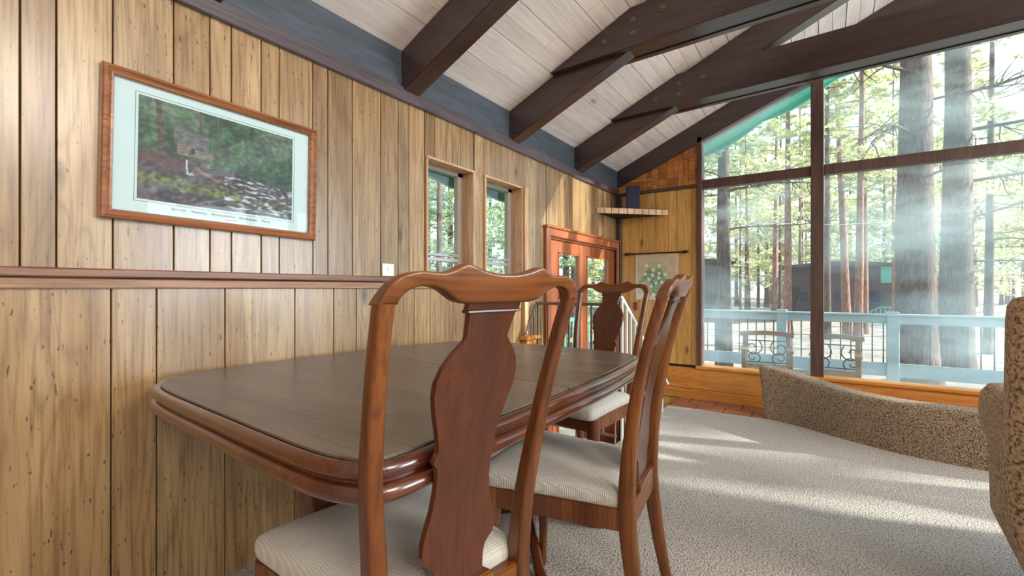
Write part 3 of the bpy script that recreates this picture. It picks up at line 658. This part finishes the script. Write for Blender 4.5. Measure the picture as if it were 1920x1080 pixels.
for keep in (1, -1):
    rings = []
    for z, d in prof:
        P = inset(outl, d); P = clip(P, (sn.x*keep, sn.y*keep), sc*keep-.0008)
        # rotate start to the seam so ring lengths stay comparable, resample evenly
        L = [0]
        Q = P+[P[0]]
        for p, q in zip(Q[:-1], Q[1:]): L.append(L[-1]+math.hypot(q[0]-p[0], q[1]-p[1]))
        best = max(range(len(P)), key=lambda i: math.hypot(Q[i+1][0]-Q[i][0], Q[i+1][1]-Q[i][1]))
        P = P[best+1:]+P[:best+1]
        # resample open chain from seam end to seam end
        L = [0]
        for p, q in zip(P[:-1], P[1:]): L.append(L[-1]+math.hypot(q[0]-p[0], q[1]-p[1]))
        n = 90; R = []
        for k in range(n):
            s = L[-1]*k/(n-1); i = 0
            while i < len(L)-2 and L[i+1] < s: i += 1
            f = (s-L[i])/max(1e-9, L[i+1]-L[i]); R.append((P[i][0]+(P[i+1][0]-P[i][0])*f, P[i][1]+(P[i+1][1]-P[i][1])*f))
        rings.append(cpoly(R, z))
    loft('table_top', rings, M['tablewood'], tb, True)
    padP = clip(inset(outl, .012), (sn.x*keep, sn.y*keep), sc*keep-.0012)
    pieces = [padP] if keep == 1 else [clip(padP, (1, -.1), -.90-.1*1.4-.0012), clip(padP, (-1, .1), .90+.1*1.4-.0012)]
    for P in pieces:
        bm = bmesh.new(); A = [bm.verts.new(v) for v in cpoly(P, TZ-.001)]; B = [bm.verts.new(v) for v in cpoly(P, TZ+.0035)]; T = [bm.verts.new(v) for v in cpoly(inset(P, .0015), TZ+.0045)]
        n = len(P); bm.faces.new(A[::-1]); bm.faces.new(T)
        for i in range(n):
            bm.faces.new((A[i], A[(i+1) % n], B[(i+1) % n], B[i])); bm.faces.new((B[i], B[(i+1) % n], T[(i+1) % n], T[i]))
        from_bm('top_pad', bm, M['pad'], tb)
ap = inset(outl, .16)
loft('apron', [cpoly(ap, TZ-.068), cpoly(ap, TZ-.11), cpoly(inset(ap, .02), TZ-.11), cpoly(inset(ap, .02), TZ-.068)], M['tablewood'], tb, False, True)
for (px_, py_) in ((-1.07, .69), (-1.04, 1.58)):
    c = (px_-TX, py_-TY)
    ped = lathe('pedestal', [(TZ-.069, .10), (TZ-.088, .10), (TZ-.09, .045), (.60, .042), (.575, .05), (.56, .064), (.548, .064), (.54, .054), (.53, .058), (.50, .062), (.46, .057), (.42, .045), (.39, .034), (.37, .034), (.36, .045), (.34, .05), (.32, .04), (.22, .04), (.20, .06), (.12, .065), (.09, .05)], M['tablewood'], tb, 28, c)
    for k in range(4):
        a = math.pi/4+k*math.pi/2
        rings = []
        for s, z, w, h in ((.03, .15, .022, .05), (.12, .13, .02, .035), (.22, .075, .018, .024), (.30, .03, .018, .02), (.34, .018, .024, .018)):
            cx_, cy_ = c[0]+s*math.cos(a), c[1]+s*math.sin(a)
            rings.append([(cx_-p*math.sin(a), cy_+p*math.cos(a), z+q) for p, q in rrect(w, h, .6)])
        loft('foot', rings, M['tablewood'], tb)

# ------------------------------------------------------------ dining chairs
def lean(z):
    if z < .46: return -.075*((.46-z)/.46)**1.6
    t = (z-.46)/.6; return -.016*t-.102*t*t
def make_chair():
    r = empty('dining_chair')
    for s in (-1, 1):
        P = spline([(.166, 0, .013, .015), (.163, .15, .015, .017), (.162, .33, .017, .021), (.162, .46, .0175, .022), (.170, .58, .0165, .019), (.186, .72, .0155, .016), (.197, .86, .014, .014), (.206, .999, .0135, .0135)], 5)
        rings = [[(s*x+a, lean(z)+b, z) for a, b in rrect(wx, wy, .55, 3)] for x, z, wx, wy in P]
        loft('back_post', rings, M['chair'], r)
        Q = spline([(.195, .385, .45, .024, .024), (.195, .385, .37, .026, .026), (.198, .395, .28, .02, .02), (.198, .39, .16, .015, .015), (.20, .395, .06, .013, .013), (.202, .405, .02, .019, .022), (.202, .405, 0, .018, .02)], 4)
        loft('front_leg', [[(s*x+a, y+b, z) for a, b in rrect(wx, wy, .7, 3)] for x, y, z, wx, wy in Q], M['chair'], r)
        # side rail
        A = Vector((s*.164, .012)); B = Vector((s*.200, .385)); d = (B-A).normalized(); nn = Vector((d.y, -d.x))*.011
        prism('seat_rail', [tuple(A+nn), tuple(B+nn), tuple(B-nn), tuple(A-nn)], 2, .392, .452, M['chair'], r, .003)
    prism('seat_rail', [(-.185, .385), (.185, .385), (.18, .408), (-.18, .408)], 2, .392, .452, M['chairX'], r, .003)
    prism('seat_rail', [(-.152, -.014), (.152, -.014), (.152, .012), (-.152, .012)], 2, .39, .462, M['chairX'], r, .003)
    # crest rail: outline in (x, z)
    top = [(.0, 1.0435), (.03, 1.045), (.058, 1.0505), (.082, 1.0575), (.094, 1.0545), (.112, 1.0465), (.135, 1.0435), (.160, 1.0445), (.185, 1.0400), (.200, 1.0315), (.2085, 1.022), (.2145, 1.011), (.2180, 1.003), (.2195, .9990)]
    bot = [(.0, .9965), (.066, .9965), (.078, .9975), (.092, 1.0010), (.105, 1.0080), (.120, 1.0165), (.138, 1.0225), (.155, 1.0235), (.170, 1.0205), (.182, 1.0135), (.189, 1.0045), (.1915, .9975), (.2195, .9975)]
    def fz_(T, x):
        for (a, b), (c, d) in zip(T[:-1], T[1:]):
            if x <= c: return b+(d-b)*(x-a)/(c-a)
        return T[-1][1]
    T2 = spline(top, 4); B2 = spline(bot[:-1], 4)+[bot[-1]]
    xs_ = sorted(set([round(p[0], 5) for p in T2+B2] ))
    xs_ = [x for x in xs_ if x <= .2195]; xs_ = [-x for x in xs_[::-1] if x > 0]+xs_
    rings = []
    for x in xs_:
        zt, zb = fz_(T2, abs(x)), fz_(B2, abs(x)); zt = max(zt, zb+.0015); hz = (zt-zb)/2; mz = (zt+zb)/2
        rings.append([(x, a+lean(mz+b)+.002-.010*(1-(x/.22)**2), mz+b) for a, b in rrect(.0135, hz, .42, 3)])
    loft('crest_rail', rings, M['chairX'], r)
    # splat
    S = [(.998, .061), (.983, .061), (.979, .055), (.96, .0515), (.943, .049), (.936, .0495), (.928, .057), (.915, .070), (.895, .085), (.87, .0935), (.845, .093), (.81, .084), (.78, .0745), (.755, .068), (.742, .067), (.736, .071), (.729, .0745), (.722, .072), (.716, .066), (.70, .0635), (.67, .064), (.64, .068), (.61, .077), (.585, .0845), (.565, .086), (.552, .082), (.543, .070), (.534, .062), (.52, .058), (.50, .057), (.462, .058)]
    rings = []
    for z, w in [(S[i][0]+(S[i+1][0]-S[i][0])*t, S[i][1]+(S[i+1][1]-S[i][1])*t) for i in range(len(S)-1) for t in (0, .5)]+[S[-1]]:
        yb = lean(z)+.007*math.sin(math.pi*(z-.46)/.54)-.002
        th = .0062
        rings.append([(x, yb+y, z) for x, y in ((-w, -th*.3), (-w+.002, -th), (-w*.5, -th-.001), (0, -th-.0015), (w*.5, -th-.001), (w-.002, -th), (w, -th*.3), (w, th*.3), (w-.002, th), (0, th), (-w+.002, th), (-w, th*.3))])
    sp_ = loft('back_splat', rings, M['splat'], r, False)
    box('splat_moulding', (-.0612, lean(.985)-.0115, .9805), (.0612, lean(.985)+.006, .9855), M['splat'], sp_, .0012)
    prism('splat_shoe', [(-.075, -.018), (.075, -.018), (.068, .02), (-.068, .02)], 2, .46, .482, M['chairX'], r, .004)
    # cushion
    def seat_ring(inn, z):
        P = []; n = 56; base = closed_spline([(-.158, .016), (-.05, .012), (.05, .012), (.158, .016), (.172, .03), (.185, .18), (.205, .34), (.212, .40), (.195, .428), (.10, .436), (0, .438), (-.10, .436), (-.195, .428), (-.212, .40), (-.205, .34), (-.185, .18), (-.172, .03)], 3)
        return [(x*(1-inn), .22+(y-.22)*(1-inn), z) for x, y in base]
    R = [seat_ring(a, z) for a, z in ((.03, .446), (0.0, .452), (-.012, .463), (-.012, .474), (.0, .484), (.03, .492), (.09, .499), (.2, .505), (.4, .511), (.65, .515), (.9, .516))]
    loft('seat_cushion', R, M['seat'], r)
    return r
def place(o, rear, fwd, label):
    o.location = (rear[0], rear[1], 0); o.rotation_euler = (0, 0, math.atan2(fwd[1], fwd[0])-math.pi/2); o['label'] = label; o['category'] = 'chair'; o['group'] = 'dining chairs around the table'
ch = make_chair()
ch2 = copy_tree(ch); ch3 = copy_tree(ch)
place(ch, (-.556, .629), (-.985, .165), 'nearest cherry dining chair, its vase-shaped back splat facing the camera')
place(ch2, (-.446, 1.30), (-.992, -.125), 'cherry dining chair right of the nearest one, seen edge-on at the table side')
place(ch3, (-.975, 2.255), (-.152, -.988), 'farthest cherry dining chair, at the far table end before the glazed door')

# ------------------------------------------------------------ carpeted curved half wall
hwl = empty('curved_half_wall', (.2, 3.8, 0)); tag(hwl, 'low curved half wall wrapped in brown speckled carpet below the big window', 'half wall')
path = spline([(-.395, 4.075, .405), (-.27, 4.035, .385), (-.10, 3.945, .352), (.14, 3.79, .322), (.42, 3.66, .318), (.80, 3.60, .325), (1.2, 3.62, .33), (1.7, 3.75, .33), (2.2, 4.02, .33)], 6)
rings = []
for i, (x, y, h) in enumerate(path):
    a = path[max(0, i-1)]; b = path[min(len(path)-1, i+1)]; t = Vector((b[0]-a[0], b[1]-a[1])).normalized(); nn = Vector((t.y, -t.x))  # toward the camera side
    sec = [(0.0, 0), (.004, .1), (.012, h*.6), (.022, h-.02), (.014, h-.004), (-.005, h+.004), (-.10, h+.006), (-.128, h-.003), (-.138, h-.02), (-.14, .1), (-.14, 0)]
    back = -.028*max(0, 1-i/5)
    rings.append([(x+nn.x*o+t.x*back*(z/h), y+nn.y*o+t.y*back*(z/h), z) for o, z in sec])
# round the free end
first = rings[0]; cxm = sum(p[0] for p in first)/len(first); cym = sum(p[1] for p in first)/len(first)
rings.insert(0, [(p[0]+(cxm-p[0])*.15-.012*(p[2]/.4)-.006, p[1]+(cym-p[1])*.15+.006, p[2]*.992) for p in first])
hb = loft('carpeted_body', rings, M['pit'], hwl)
hb.location = (-.2, -3.8, 0)

# ------------------------------------------------------------ armchair at the right edge
ac = empty('armchair', (.785, 2.02, 0), math.radians(-4)); tag(ac, 'high-backed armchair in brown speckled shaggy fabric at the right edge', 'armchair')
def ac_ring(cx, cy, wx, wy, z, r=.5): return [(cx+a, cy+b, z) for a, b in rrect(wx, wy, r, 5)]
loft('backrest', [ac_ring(0, -.13+dy, wx, wy, z, .8) for z, wx, wy, dy in ((.16, .27, .05, .03), (.20, .30, .075, .02), (.30, .335, .085, .01), (.42, .35, .09, 0), (.60, .352, .09, -.01), (.80, .350, .085, -.02), (.93, .350, .08, -.03), (.97, .347, .074, -.032), (.992, .335, .06, -.035), (1.003, .30, .035, -.035))], M['shag'], ac)
loft('seat', [ac_ring(0, .22, wx, wy, z, .4) for z, wx, wy in ((.14, .22, .22), (.18, .26, .26), (.40, .27, .27), (.44, .26, .26), (.455, .22, .22))], M['shag'], ac)
for s in (-1, 1):
    loft('armrest', [ac_ring(s*.262, .16, wx, wy, z, .9) for z, wx, wy in ((.16, .03, .24), (.20, .045, .27), (.44, .05, .29), (.50, .068, .30), (.57, .078, .305), (.63, .07, .30), (.66, .05, .28), (.668, .02, .25))], M['shag'], ac)
lathe('swivel_base', [(0, .26), (.02, .26), (.035, .20), (.05, .04), (.16, .04)], M['beam'], ac, 24, (0, .1))

# ------------------------------------------------------------ outdoors
GZ = -1.35
cyaw, syaw = math.cos(YAW), math.sin(YAW)
def at(px, d): u = (px-960)/FPX*d; return (-syaw*d+cyaw*u, cyaw*d+syaw*u)
gv = []; gf = []; ng = 60
for j in range(ng+1):
    for i in range(ng+1):
        x = -75+150*i/ng; y = -30+150*j/ng; d = math.hypot(x, y-4)
        gv.append((x, y, GZ+max(0, d-14)*.012+(.5*mnoise.fractal(Vector((x*.08, y*.08, 0)), 1, 2, 3) if d > 9 else 0)))
for j in range(ng):
    for i in range(ng): k = j*(ng+1)+i; gf.append((k, k+1, k+ng+2, k+ng+1))
gd = mesh('ground', gv, gf, M['ground'], smooth=True); tag(gd, kind='structure')
DZ = -.2
dk = box('deck', (-3.2, YW+.12, DZ-.2), (6.8, 6.75, DZ-.03), M['deck']); tag(dk, kind='structure')
x = -3.2; 
y = YW+.13
while y < 6.7: box('deck_board', (-3.2, y, DZ-.03), (6.8, y+.135, DZ), M['deck'], dk, .003); y += .142
dr_ = empty('deck_railing', (.5, 6.62, DZ)); tag(dr_, 'blue-grey painted deck railing with thin dark balusters outside the big window', 'railing')
def dq(x, y, z): return (x-.5, y-6.62, z-DZ)
box('top_rail', dq(-3.1, 6.55, .715), dq(6.7, 6.70, .735), M['bluegrey'], dr_, .004)
box('rail_fascia', dq(-3.1, 6.60, .625), dq(6.7, 6.64, .713), M['bluegrey'], dr_, .003)
box('bottom_board', dq(-3.1, 6.60, .035), dq(6.7, 6.64, .185), M['bluegrey'], dr_, .003)
posts = [-.46+1.07*k for k in range(-2, 7)]
for p in posts: box('post', dq(p-.055, 6.575, DZ), dq(p+.055, 6.665, .76), M['bluegrey'], dr_, .005)
x = -3.0
while x < 6.6:
    if all(abs(x-p) > .07 for p in posts): tube('baluster', [dq(x, 6.62, .18), dq(x, 6.62, .63)], .007, M['iron'], dr_, 5)
    x += .098
# green scalloped fascia and soffit
fas = empty('trim_8'); tag(fas, kind='structure')
P = []; n = 180
for i in range(n+1):
    x = XL-.7+(RIDGE-XL+.7)*i/n; P.append((x, zc(x)-.005-.055*abs(math.sin(math.pi*(x+1.78)/.62))))
prism('scalloped_board', P+[(RIDGE, zc(RIDGE)+.2), (XL-.7, zc(XL-.7)+.2)], 1, 5.30, 5.335, M['green'], fas)
prism('soffit', [(XL-.7, zc(XL-.7)), (RIDGE, zc(RIDGE)), (RIDGE, zc(RIDGE)+.012), (XL-.7, zc(XL-.7)+.012)], 1, YW+.12, 5.30, M['green'], fas)
P = []
for i in range(121):
    y = -2.6+7.9*i/120; P.append((y, zc(XL-.7)-.02-.05*abs(math.sin(math.pi*y/.62))))
prism('scalloped_board', P+[(5.3, zc(XL-.7)+.16), (-2.6, zc(XL-.7)+.16)], 0, XL-.735, XL-.70, M['green'], fas)
prism('soffit', [(XL-.70, zc(XL-.70)-.0), (XL-.115, zc(XL-.115)-.0), (XL-.115, zc(XL-.115)+.012), (XL-.70, zc(XL-.7)+.012)], 1, -2.6, YW, M['green'], fas)
# garden benches with scroll ironwork
def bench(loc, rz, label, w=.62):
    b = empty('garden_bench', loc, rz); tag(b, label, 'bench', 'wood and iron seats on the deck')
    for s in (-1, 1):
        box('back_post', (s*w/2-.022, .17, 0), (s*w/2+.022, .205, .70), M['outwood'], b, .004)
        box('front_leg', (s*w/2-.022, -.22, 0), (s*w/2+.022, -.185, .56), M['outwood'], b, .004)
        box('armrest', (s*w/2-.03, -.24, .56), (s*w/2+.03, .19, .585), M['outwood'], b, .004)
    top = [(-w/2-.05, .165, .70), (w/2+.05, .165, .70)]
    bm = bmesh.new(); 
    loft('top_rail', [[(x, .187+a*.5, .715+.012*math.cos(x/w*3.0)+q) for a, q in rrect(.04, .024, .4)] for x in [(-w/2-.05)+(w+.1)*k/8 for k in range(9)]], M['outwood'], b)
    for k in range(5): box('seat_slat', (-w/2, -.20+.08*k, .36), (w/2, -.135+.08*k, .38), M['outwood'], b, .003)
    for cx_, s in ((-.13, 1), (.13, -1)):
        pts = [(cx_+s*(.02+.010*t)*math.cos(t*.9), .187, .56+(.02+.010*t)*math.sin(t*.9)) for t in range(0, 9)]
        tube('scroll', spline(pts, 3), .007, M['iron'], b, 5)
        pts = [(cx_+s*(.015+.008*t)*math.cos(-t*.9), .187, .45+(.015+.008*t)*math.sin(-t*.9)) for t in range(0, 9)]
        tube('scroll', spline(pts, 3), .007, M['iron'], b, 5)
    tube('back_bar', [(-w/2, .187, .64), (w/2, .187, .64)], .006, M['iron'], b, 5); tube('back_bar', [(-w/2, .187, .40), (w/2, .187, .40)], .006, M['iron'], b, 5)
    bm.free(); return b
bx_, by_ = at(1437, 4.9); bench((bx_, by_, DZ), math.radians(6), 'wood-topped iron scroll bench outside, left of the window mullion', .42)
bx_, by_ = at(1567, 4.55); bench((bx_, by_, DZ), math.radians(-2), 'second wood-topped iron scroll bench outside, right of the window mullion', .36)

# trees
def trunk_mesh(h, r, lean_, seed):
    rr = random.Random(seed); rings = []; n = 14
    for k in range(13):
        z = h*(k/12)**1.15; q = r*(1-.75*k/12)*(1+.35*math.exp(-z*2.2))
        rings.append([(lean_[0]*z+q*(1+.10*math.sin(5*a+seed+z)+.05*rr.random())*math.cos(a), lean_[1]*z+q*(1+.10*math.sin(4*a+seed*2+z))*math.sin(a), z) for a in [2*math.pi*j/n for j in range(n)]])
    return rings
def crown(h, r0, z0, spread, nb, tufts, needles, nl, seed, lean_=(0, 0)):
    """branches + needle tufts as arrays"""
    rs = np.random.RandomState(seed); bv = []; bf = []; tv = []
    for b in range(nb):
        z = z0+(h-z0)*(b+rs.rand())/nb; t = (z-z0)/(h-z0); L = spread*(1.05-.75*t)*(.6+.5*rs.rand()); a = rs.rand()*6.283
        pts = []
        for k in range(6):
            s = k/5*L; pts.append(np.array([lean_[0]*z+math.cos(a+.12*k*(rs.rand()-.5))*s, lean_[1]*z+math.sin(a+.12*k*(rs.rand()-.5))*s, z+.18*s-.11*s*s/max(L, .1)+.06*L*(rs.rand()-.5)]))
        for k in range(5):
            w = max(.006, r0*.13*(1-k/5)); w2 = max(.005, r0*.13*(1-(k+1)/5)); i0 = len(bv)
            d = pts[k+1]-pts[k]; d /= np.linalg.norm(d)+1e-9; u = np.cross(d, [0, 0, 1]); u /= np.linalg.norm(u)+1e-9; v = np.cross(d, u)
            for p, q in ((pts[k], w), (pts[k+1], w2)):
                for an in (0, 2.094, 4.189): bv.append(p+q*(math.cos(an)*u+math.sin(an)*v))
            for j in range(3): bf.append((i0+j, i0+(j+1) % 3, i0+3+(j+1) % 3, i0+3+j))
        for k in range(tufts):
            s = .25+.75*rs.rand(); f = s*5; i = min(4, int(f)); p = pts[i]+(pts[i+1]-pts[i])*(f-i)+rs.randn(3)*np.array([.17, .17, .20])*L*.65*s
            tv.append(p)
    tv = np.array(tv); nT = len(tv); c = np.repeat(tv, needles, axis=0); m = len(c)
    d = rs.randn(m, 3); d[:, 2] = np.abs(d[:, 2])*1.1-.15; d /= np.linalg.norm(d, axis=1)[:, None]; u = np.cross(d, rs.randn(m, 3)); u /= np.linalg.norm(u, axis=1)[:, None]+1e-9
    ln_ = nl*(.6+.6*rs.rand(m))[:, None]; wd = nl*.10
    V = np.empty((m*3, 3)); V[0::3] = c-u*wd; V[1::3] = c+u*wd; V[2::3] = c+d*ln_
    return bv, bf, V
def np_tris(name, V, mat):
    me = bpy.data.meshes.new(name); n = len(V); me.vertices.add(n); me.vertices.foreach_set('co', V.astype(np.float32).ravel())
    me.loops.add(n); me.loops.foreach_set('vertex_index', np.arange(n, dtype=np.int32)); me.polygons.add(n//3)
    me.polygons.foreach_set('loop_start', np.arange(0, n, 3, dtype=np.int32)); me.update(calc_edges=True); me.validate(); me.materials.append(mat); return me
def make_tree(px, d, wpx, h, z0, spread, label, group=None, mat='bark', lean_=(0, 0), nb=26, tufts=14, needles=16, nl=.22, leaf='leaf', seed=0, xy=None):
    x, y = xy if xy else at(px, d); r = wpx/FPX*d/2 if wpx else .2
    zg_ = GZ+max(0, math.hypot(x, y-4)-14)*.012-.3
    t = empty('pine_tree', (x, y, zg_)); tag(t, label, 'tree', group)
    loft('trunk', trunk_mesh(h, r, lean_, seed), M[mat], t)
    bv, bf, V = crown(h, r, z0, spread, nb, tufts, needles, nl, seed+11, lean_)
    o = mesh('branches', bv, bf, M['bark'], t); tag(o, kind='stuff')
    me = np_tris('foliage', V, M[leaf]); o = bpy.data.objects.new('foliage', me); C.objects.link(o); o.parent = t; tag(o, kind='stuff')
    return t
T = [
 (1357, 12.0, 29, 15, 4.6, 2.2, 'dark pine trunk with sunlit edge at the left of the big window', 'bark', (0, 0)),
 (1716, 10.5, 66, 20, 9.5, 4.0, 'thickest pine trunk right of the mullion', 'bark', (.0, 0)),
 (1791, 11.5, 52, 20, 8.5, 4.0, 'second thick pine trunk just right of the thickest one', 'bark', (.006, 0)),
 (1477, 24, 15, 17, 7.0, 2.8, 'slim reddish pine trunk halfway across the left pane', 'barkred', (0, 0)),
 (1452, 30, 11, 16, 6.0, 2.5, 'thin pine trunk left of the slim reddish one', 'barkred', (.01, 0)),
 (1405, 34, 6, 14, 6.5, 2.3, 'very thin leaning pine right of the dark sunlit-edged trunk', 'barkred', (-.02, 0)),
 (1388, 36, 5, 14, 6.5, 2.3, 'very thin upright pine next to the dark sunlit-edged trunk', 'barkred', (0, 0)),
 (1500, 32, 7, 15, 7.0, 2.4, 'thin red pine just left of the mullion', 'barkred', (0, 0)),
 (1551, 20, 13, 17, 7.5, 2.8, 'grey pine trunk just right of the mullion', 'bark', (0, 0)),
 (1590, 21, 15, 17, 7.0, 2.8, 'leaning reddish pine trunk with bright edge right of the mullion', 'barkred', (-.035, 0)),
 (1609, 19, 15, 18, 7.5, 3.0, 'tallest straight reddish pine between mullion and thickest trunk', 'barkred', (.012, 0)),
 (1622, 23, 11, 16, 7.0, 2.5, 'thin reddish pine right behind the straight one', 'barkred', (0, 0)),
 (1675, 22, 6, 15, 7.0, 2.4, 'thin pine touching the left edge of the thickest trunk', 'barkred', (0, 0)),
 (1852, 15, 15, 14, 3.6, 3.2, 'pine at the right end of the big window beside the armchair', 'bark', (.01, 0)),
]
near_trees = []
for i, (px, d, w, h, z0, sp_, lb, mt, ln_) in enumerate(T):
    near = d < 15
    near_trees.append(make_tree(px, d, w, h, z0, sp_, lb, 'pines outside the big window', mt, ln_, nb=34 if near else 30, tufts=16, needles=18, nl=.20 if near else .26, seed=i))
rnd = random.Random(21)
k = 0
for i in range(46):      # dense stand further back
    px = 1240+i*17+rnd.randint(-12, 12); d = rnd.uniform(30, 62)
    if abs(px-1572) < 110: d = rnd.uniform(38, 66)
    make_tree(px, d, rnd.uniform(5, 9), rnd.uniform(14, 22), rnd.uniform(.6, 4.5), rnd.uniform(2.6, 4.2), 'distant pine in the stand beyond the deck', 'distant pines beyond the deck', rnd.choice(['bark', 'barkred']), (rnd.uniform(-.01, .01), 0), nb=44, tufts=15, needles=8, nl=.44, leaf=rnd.choice(['leaf', 'leaf', 'leaf2']), seed=100+i)
for i in range(22):      # beyond the left wall, seen through narrow windows and door
    px = 640+i*26+rnd.randint(-10, 10); d = rnd.uniform(9, 26)
    make_tree(px, d, rnd.uniform(8, 16), rnd.uniform(9, 14), rnd.uniform(1.0, 2.6), rnd.uniform(1.8, 2.8), 'pine beyond the narrow windows in the left wall', 'pines beyond the left wall', 'bark', (0, 0), nb=34, tufts=12, needles=12, nl=.26, leaf=rnd.choice(['leaf', 'leaf2']), seed=300+i)

for i, (x, y, z0, h) in enumerate(((14.5, 10.8, 2.2, 11), (18.5, 9.2, 3.5, 14), (22, 12.0, 3.0, 15), (16, 11.0, 2.5, 12))):  # unseen pines, added in the sun's path to break up its patches indoors
    make_tree(0, 0, None, h, z0, 2.6, 'unseen pine far right of the deck, placed to dapple the sun', 'pines right of the deck', 'bark', (0, 0), nb=34, tufts=12, needles=12, nl=.26, seed=500+i, xy=(x, y))

# bare twisting branches on the near pines
def bare(t, specs, seed):
    rs = random.Random(seed)
    for (z, dx, dy, L, droop, r) in specs:
        bm = bmesh.new(); d = Vector((dx, dy, 0)).normalized(); P = []; cur = Vector((0, 0, z)); dirv = (d+Vector((0, 0, .25))).normalized()
        for k in range(9):
            P.append(tuple(cur)); dirv = (dirv+Vector((rs.uniform(-.22, .22), rs.uniform(-.22, .22), rs.uniform(-.12, .12)-droop*.1))).normalized(); cur = cur+dirv*L/8
        tube_bm(bm, P, [r*(1-k/10) for k in range(9)], 5)
        for k in range(2, 9):
            for q in range(3):
                c2 = Vector(P[k]); d2 = (dirv*.3+Vector((rs.uniform(-1, 1), rs.uniform(-1, 1), rs.uniform(-.6, 1.0)))).normalized(); P2 = []
                for m_ in range(6): P2.append(tuple(c2)); d2 = (d2+Vector((rs.uniform(-.3, .3), rs.uniform(-.3, .3), rs.uniform(-.32, .15)))).normalized(); c2 = c2+d2*L*.045
                tube_bm(bm, P2, [r*.38*(1-m_/7) for m_ in range(6)], 3)
        from_bm('bare_branch', bm, M['bark'], t)
lx, ly = -cyaw, -syaw      # toward the left of the picture
bare(near_trees[1], [(7.6, lx-.1, ly-.5, 3.6, .6, .05), (6.2, lx, ly-.8, 3.0, .9, .04), (5.2, -lx, -ly-.4, 1.6, .5, .03), (6.9, -lx, -ly-.6, 2.2, .4, .035)], 4)
bare(near_trees[2], [(6.6, -lx, -ly-.3, 3.4, .5, .05), (5.3, -lx, -ly-.5, 3.2, .7, .045), (4.3, -lx, -ly-.1, 2.6, .5, .035), (7.5, -lx, -ly-.6, 3.2, .5, .045), (3.3, -lx, -ly-.6, 2.0, .6, .03)], 9)
bare(near_trees[0], [(5.2, -lx, -ly-.3, 2.6, .7, .035), (4.2, -lx, -ly-.6, 2.2, .5, .03), (5.6, lx, ly-.3, 1.6, .7, .03)], 12)
bare(near_trees[13], [(6.2, -lx, -ly-.3, 2.8, .5, .035), (5.0, lx, ly-.6, 2.2, .5, .03), (4.2, -lx, -ly-.6, 2.2, .5, .03)], 15)

# houses in the trees
def house(px, d, w, h, dep, label, rz, panel=None, wins=3):
    x, y = at(px, d); zg_ = GZ+max(0, math.hypot(x, y-4)-14)*.012-.2
    hs_ = empty('house', (x, y, zg_), rz); tag(hs_, label, 'house')
    box('wall', (-w/2, 0, 0), (w/2, dep, h), M['house'], hs_)
    prism('roof', [(-w/2-.3, h), (w/2+.3, h), (w/2+.3, h+.14), (0, h+.35), (-w/2-.3, h+.14)], 1, -.4, dep+.3, M['house'], hs_)
    if panel: box('gable_panel', panel[0], panel[1], M['teal'], hs_)
    for k in range(wins):
        wx = -w/2+w*(k+.5)/wins; f = boxes('window', [((wx-.3, -.06, h*.38), (wx+.3, -.0, h*.60))], M['mullion'], hs_); box('pane', (wx-.24, -.09, h*.40), (wx+.24, -.06, h*.58), M['navy'], f)
    return hs_
h1 = house(1572, 29, 5.6, 3.75, 5, 'dark brown house among the trees right of the mullion', YAW-.55, ((2.1, -.12, 2.7), (2.85, -.02, 3.7)), wins=3)
h2 = house(1322, 30, 3.0, 4.0, 5, 'dark house behind the pines at the left end of the big window', YAW-.3, None, wins=2)
fx, fy = at(1655, 25)
fl = empty('outdoor_stair', (fx, fy, GZ-.05), YAW-.4); tag(fl, 'pale outdoor ramp with a teal railing beside the dark house', 'stairs')
prism('ramp', [(-1.5, 0), (.9, 0), (.9, .8), (-.1, .8)], 1, 0, 1.0, M['snow'], fl)
tube('handrail', [(-1.5, 0, .6), (-.1, 0, 1.4), (.9, 0, 1.4)], .035, M['teal'], fl, 5)
for k in range(13):
    x = -1.5+.2*k; z = .0+(x+1.5)*.57 if x < -.1 else .8; tube('baluster', [(x, 0, z), (x, 0, z+.6)], .015, M['teal'], fl, 4)
# neighbour wall, teal trim and fence seen through the narrow windows and door
nx, ny = at(1105, 10.5)
fn = empty('side_fence', (nx, ny, GZ), YAW+.2); tag(fn, 'teal painted garden railing seen through the glazed door', 'railing')
box('top_rail', (-1.6, -.03, 1.62), (1.6, .03, 1.70), M['teal'], fn); box('bottom_rail', (-1.6, -.03, .75), (1.6, .03, .82), M['teal'], fn)
for k in range(17): box('picket', (-1.55+.19*k, -.02, .4), (-1.51+.19*k, .02, 1.62), M['teal'], fn)
# overhead wire
wa = at(1200, 20); wb = at(2000, 17)
wr = tube('utility_wire', [(wa[0], wa[1], 4.0), ((wa[0]+wb[0])/2, (wa[1]+wb[1])/2, 3.6), (wb[0], wb[1], 3.9)], .012, M['wire'], None, 4); tag(wr, 'thin pale utility wire crossing in front of the pines', 'wire')
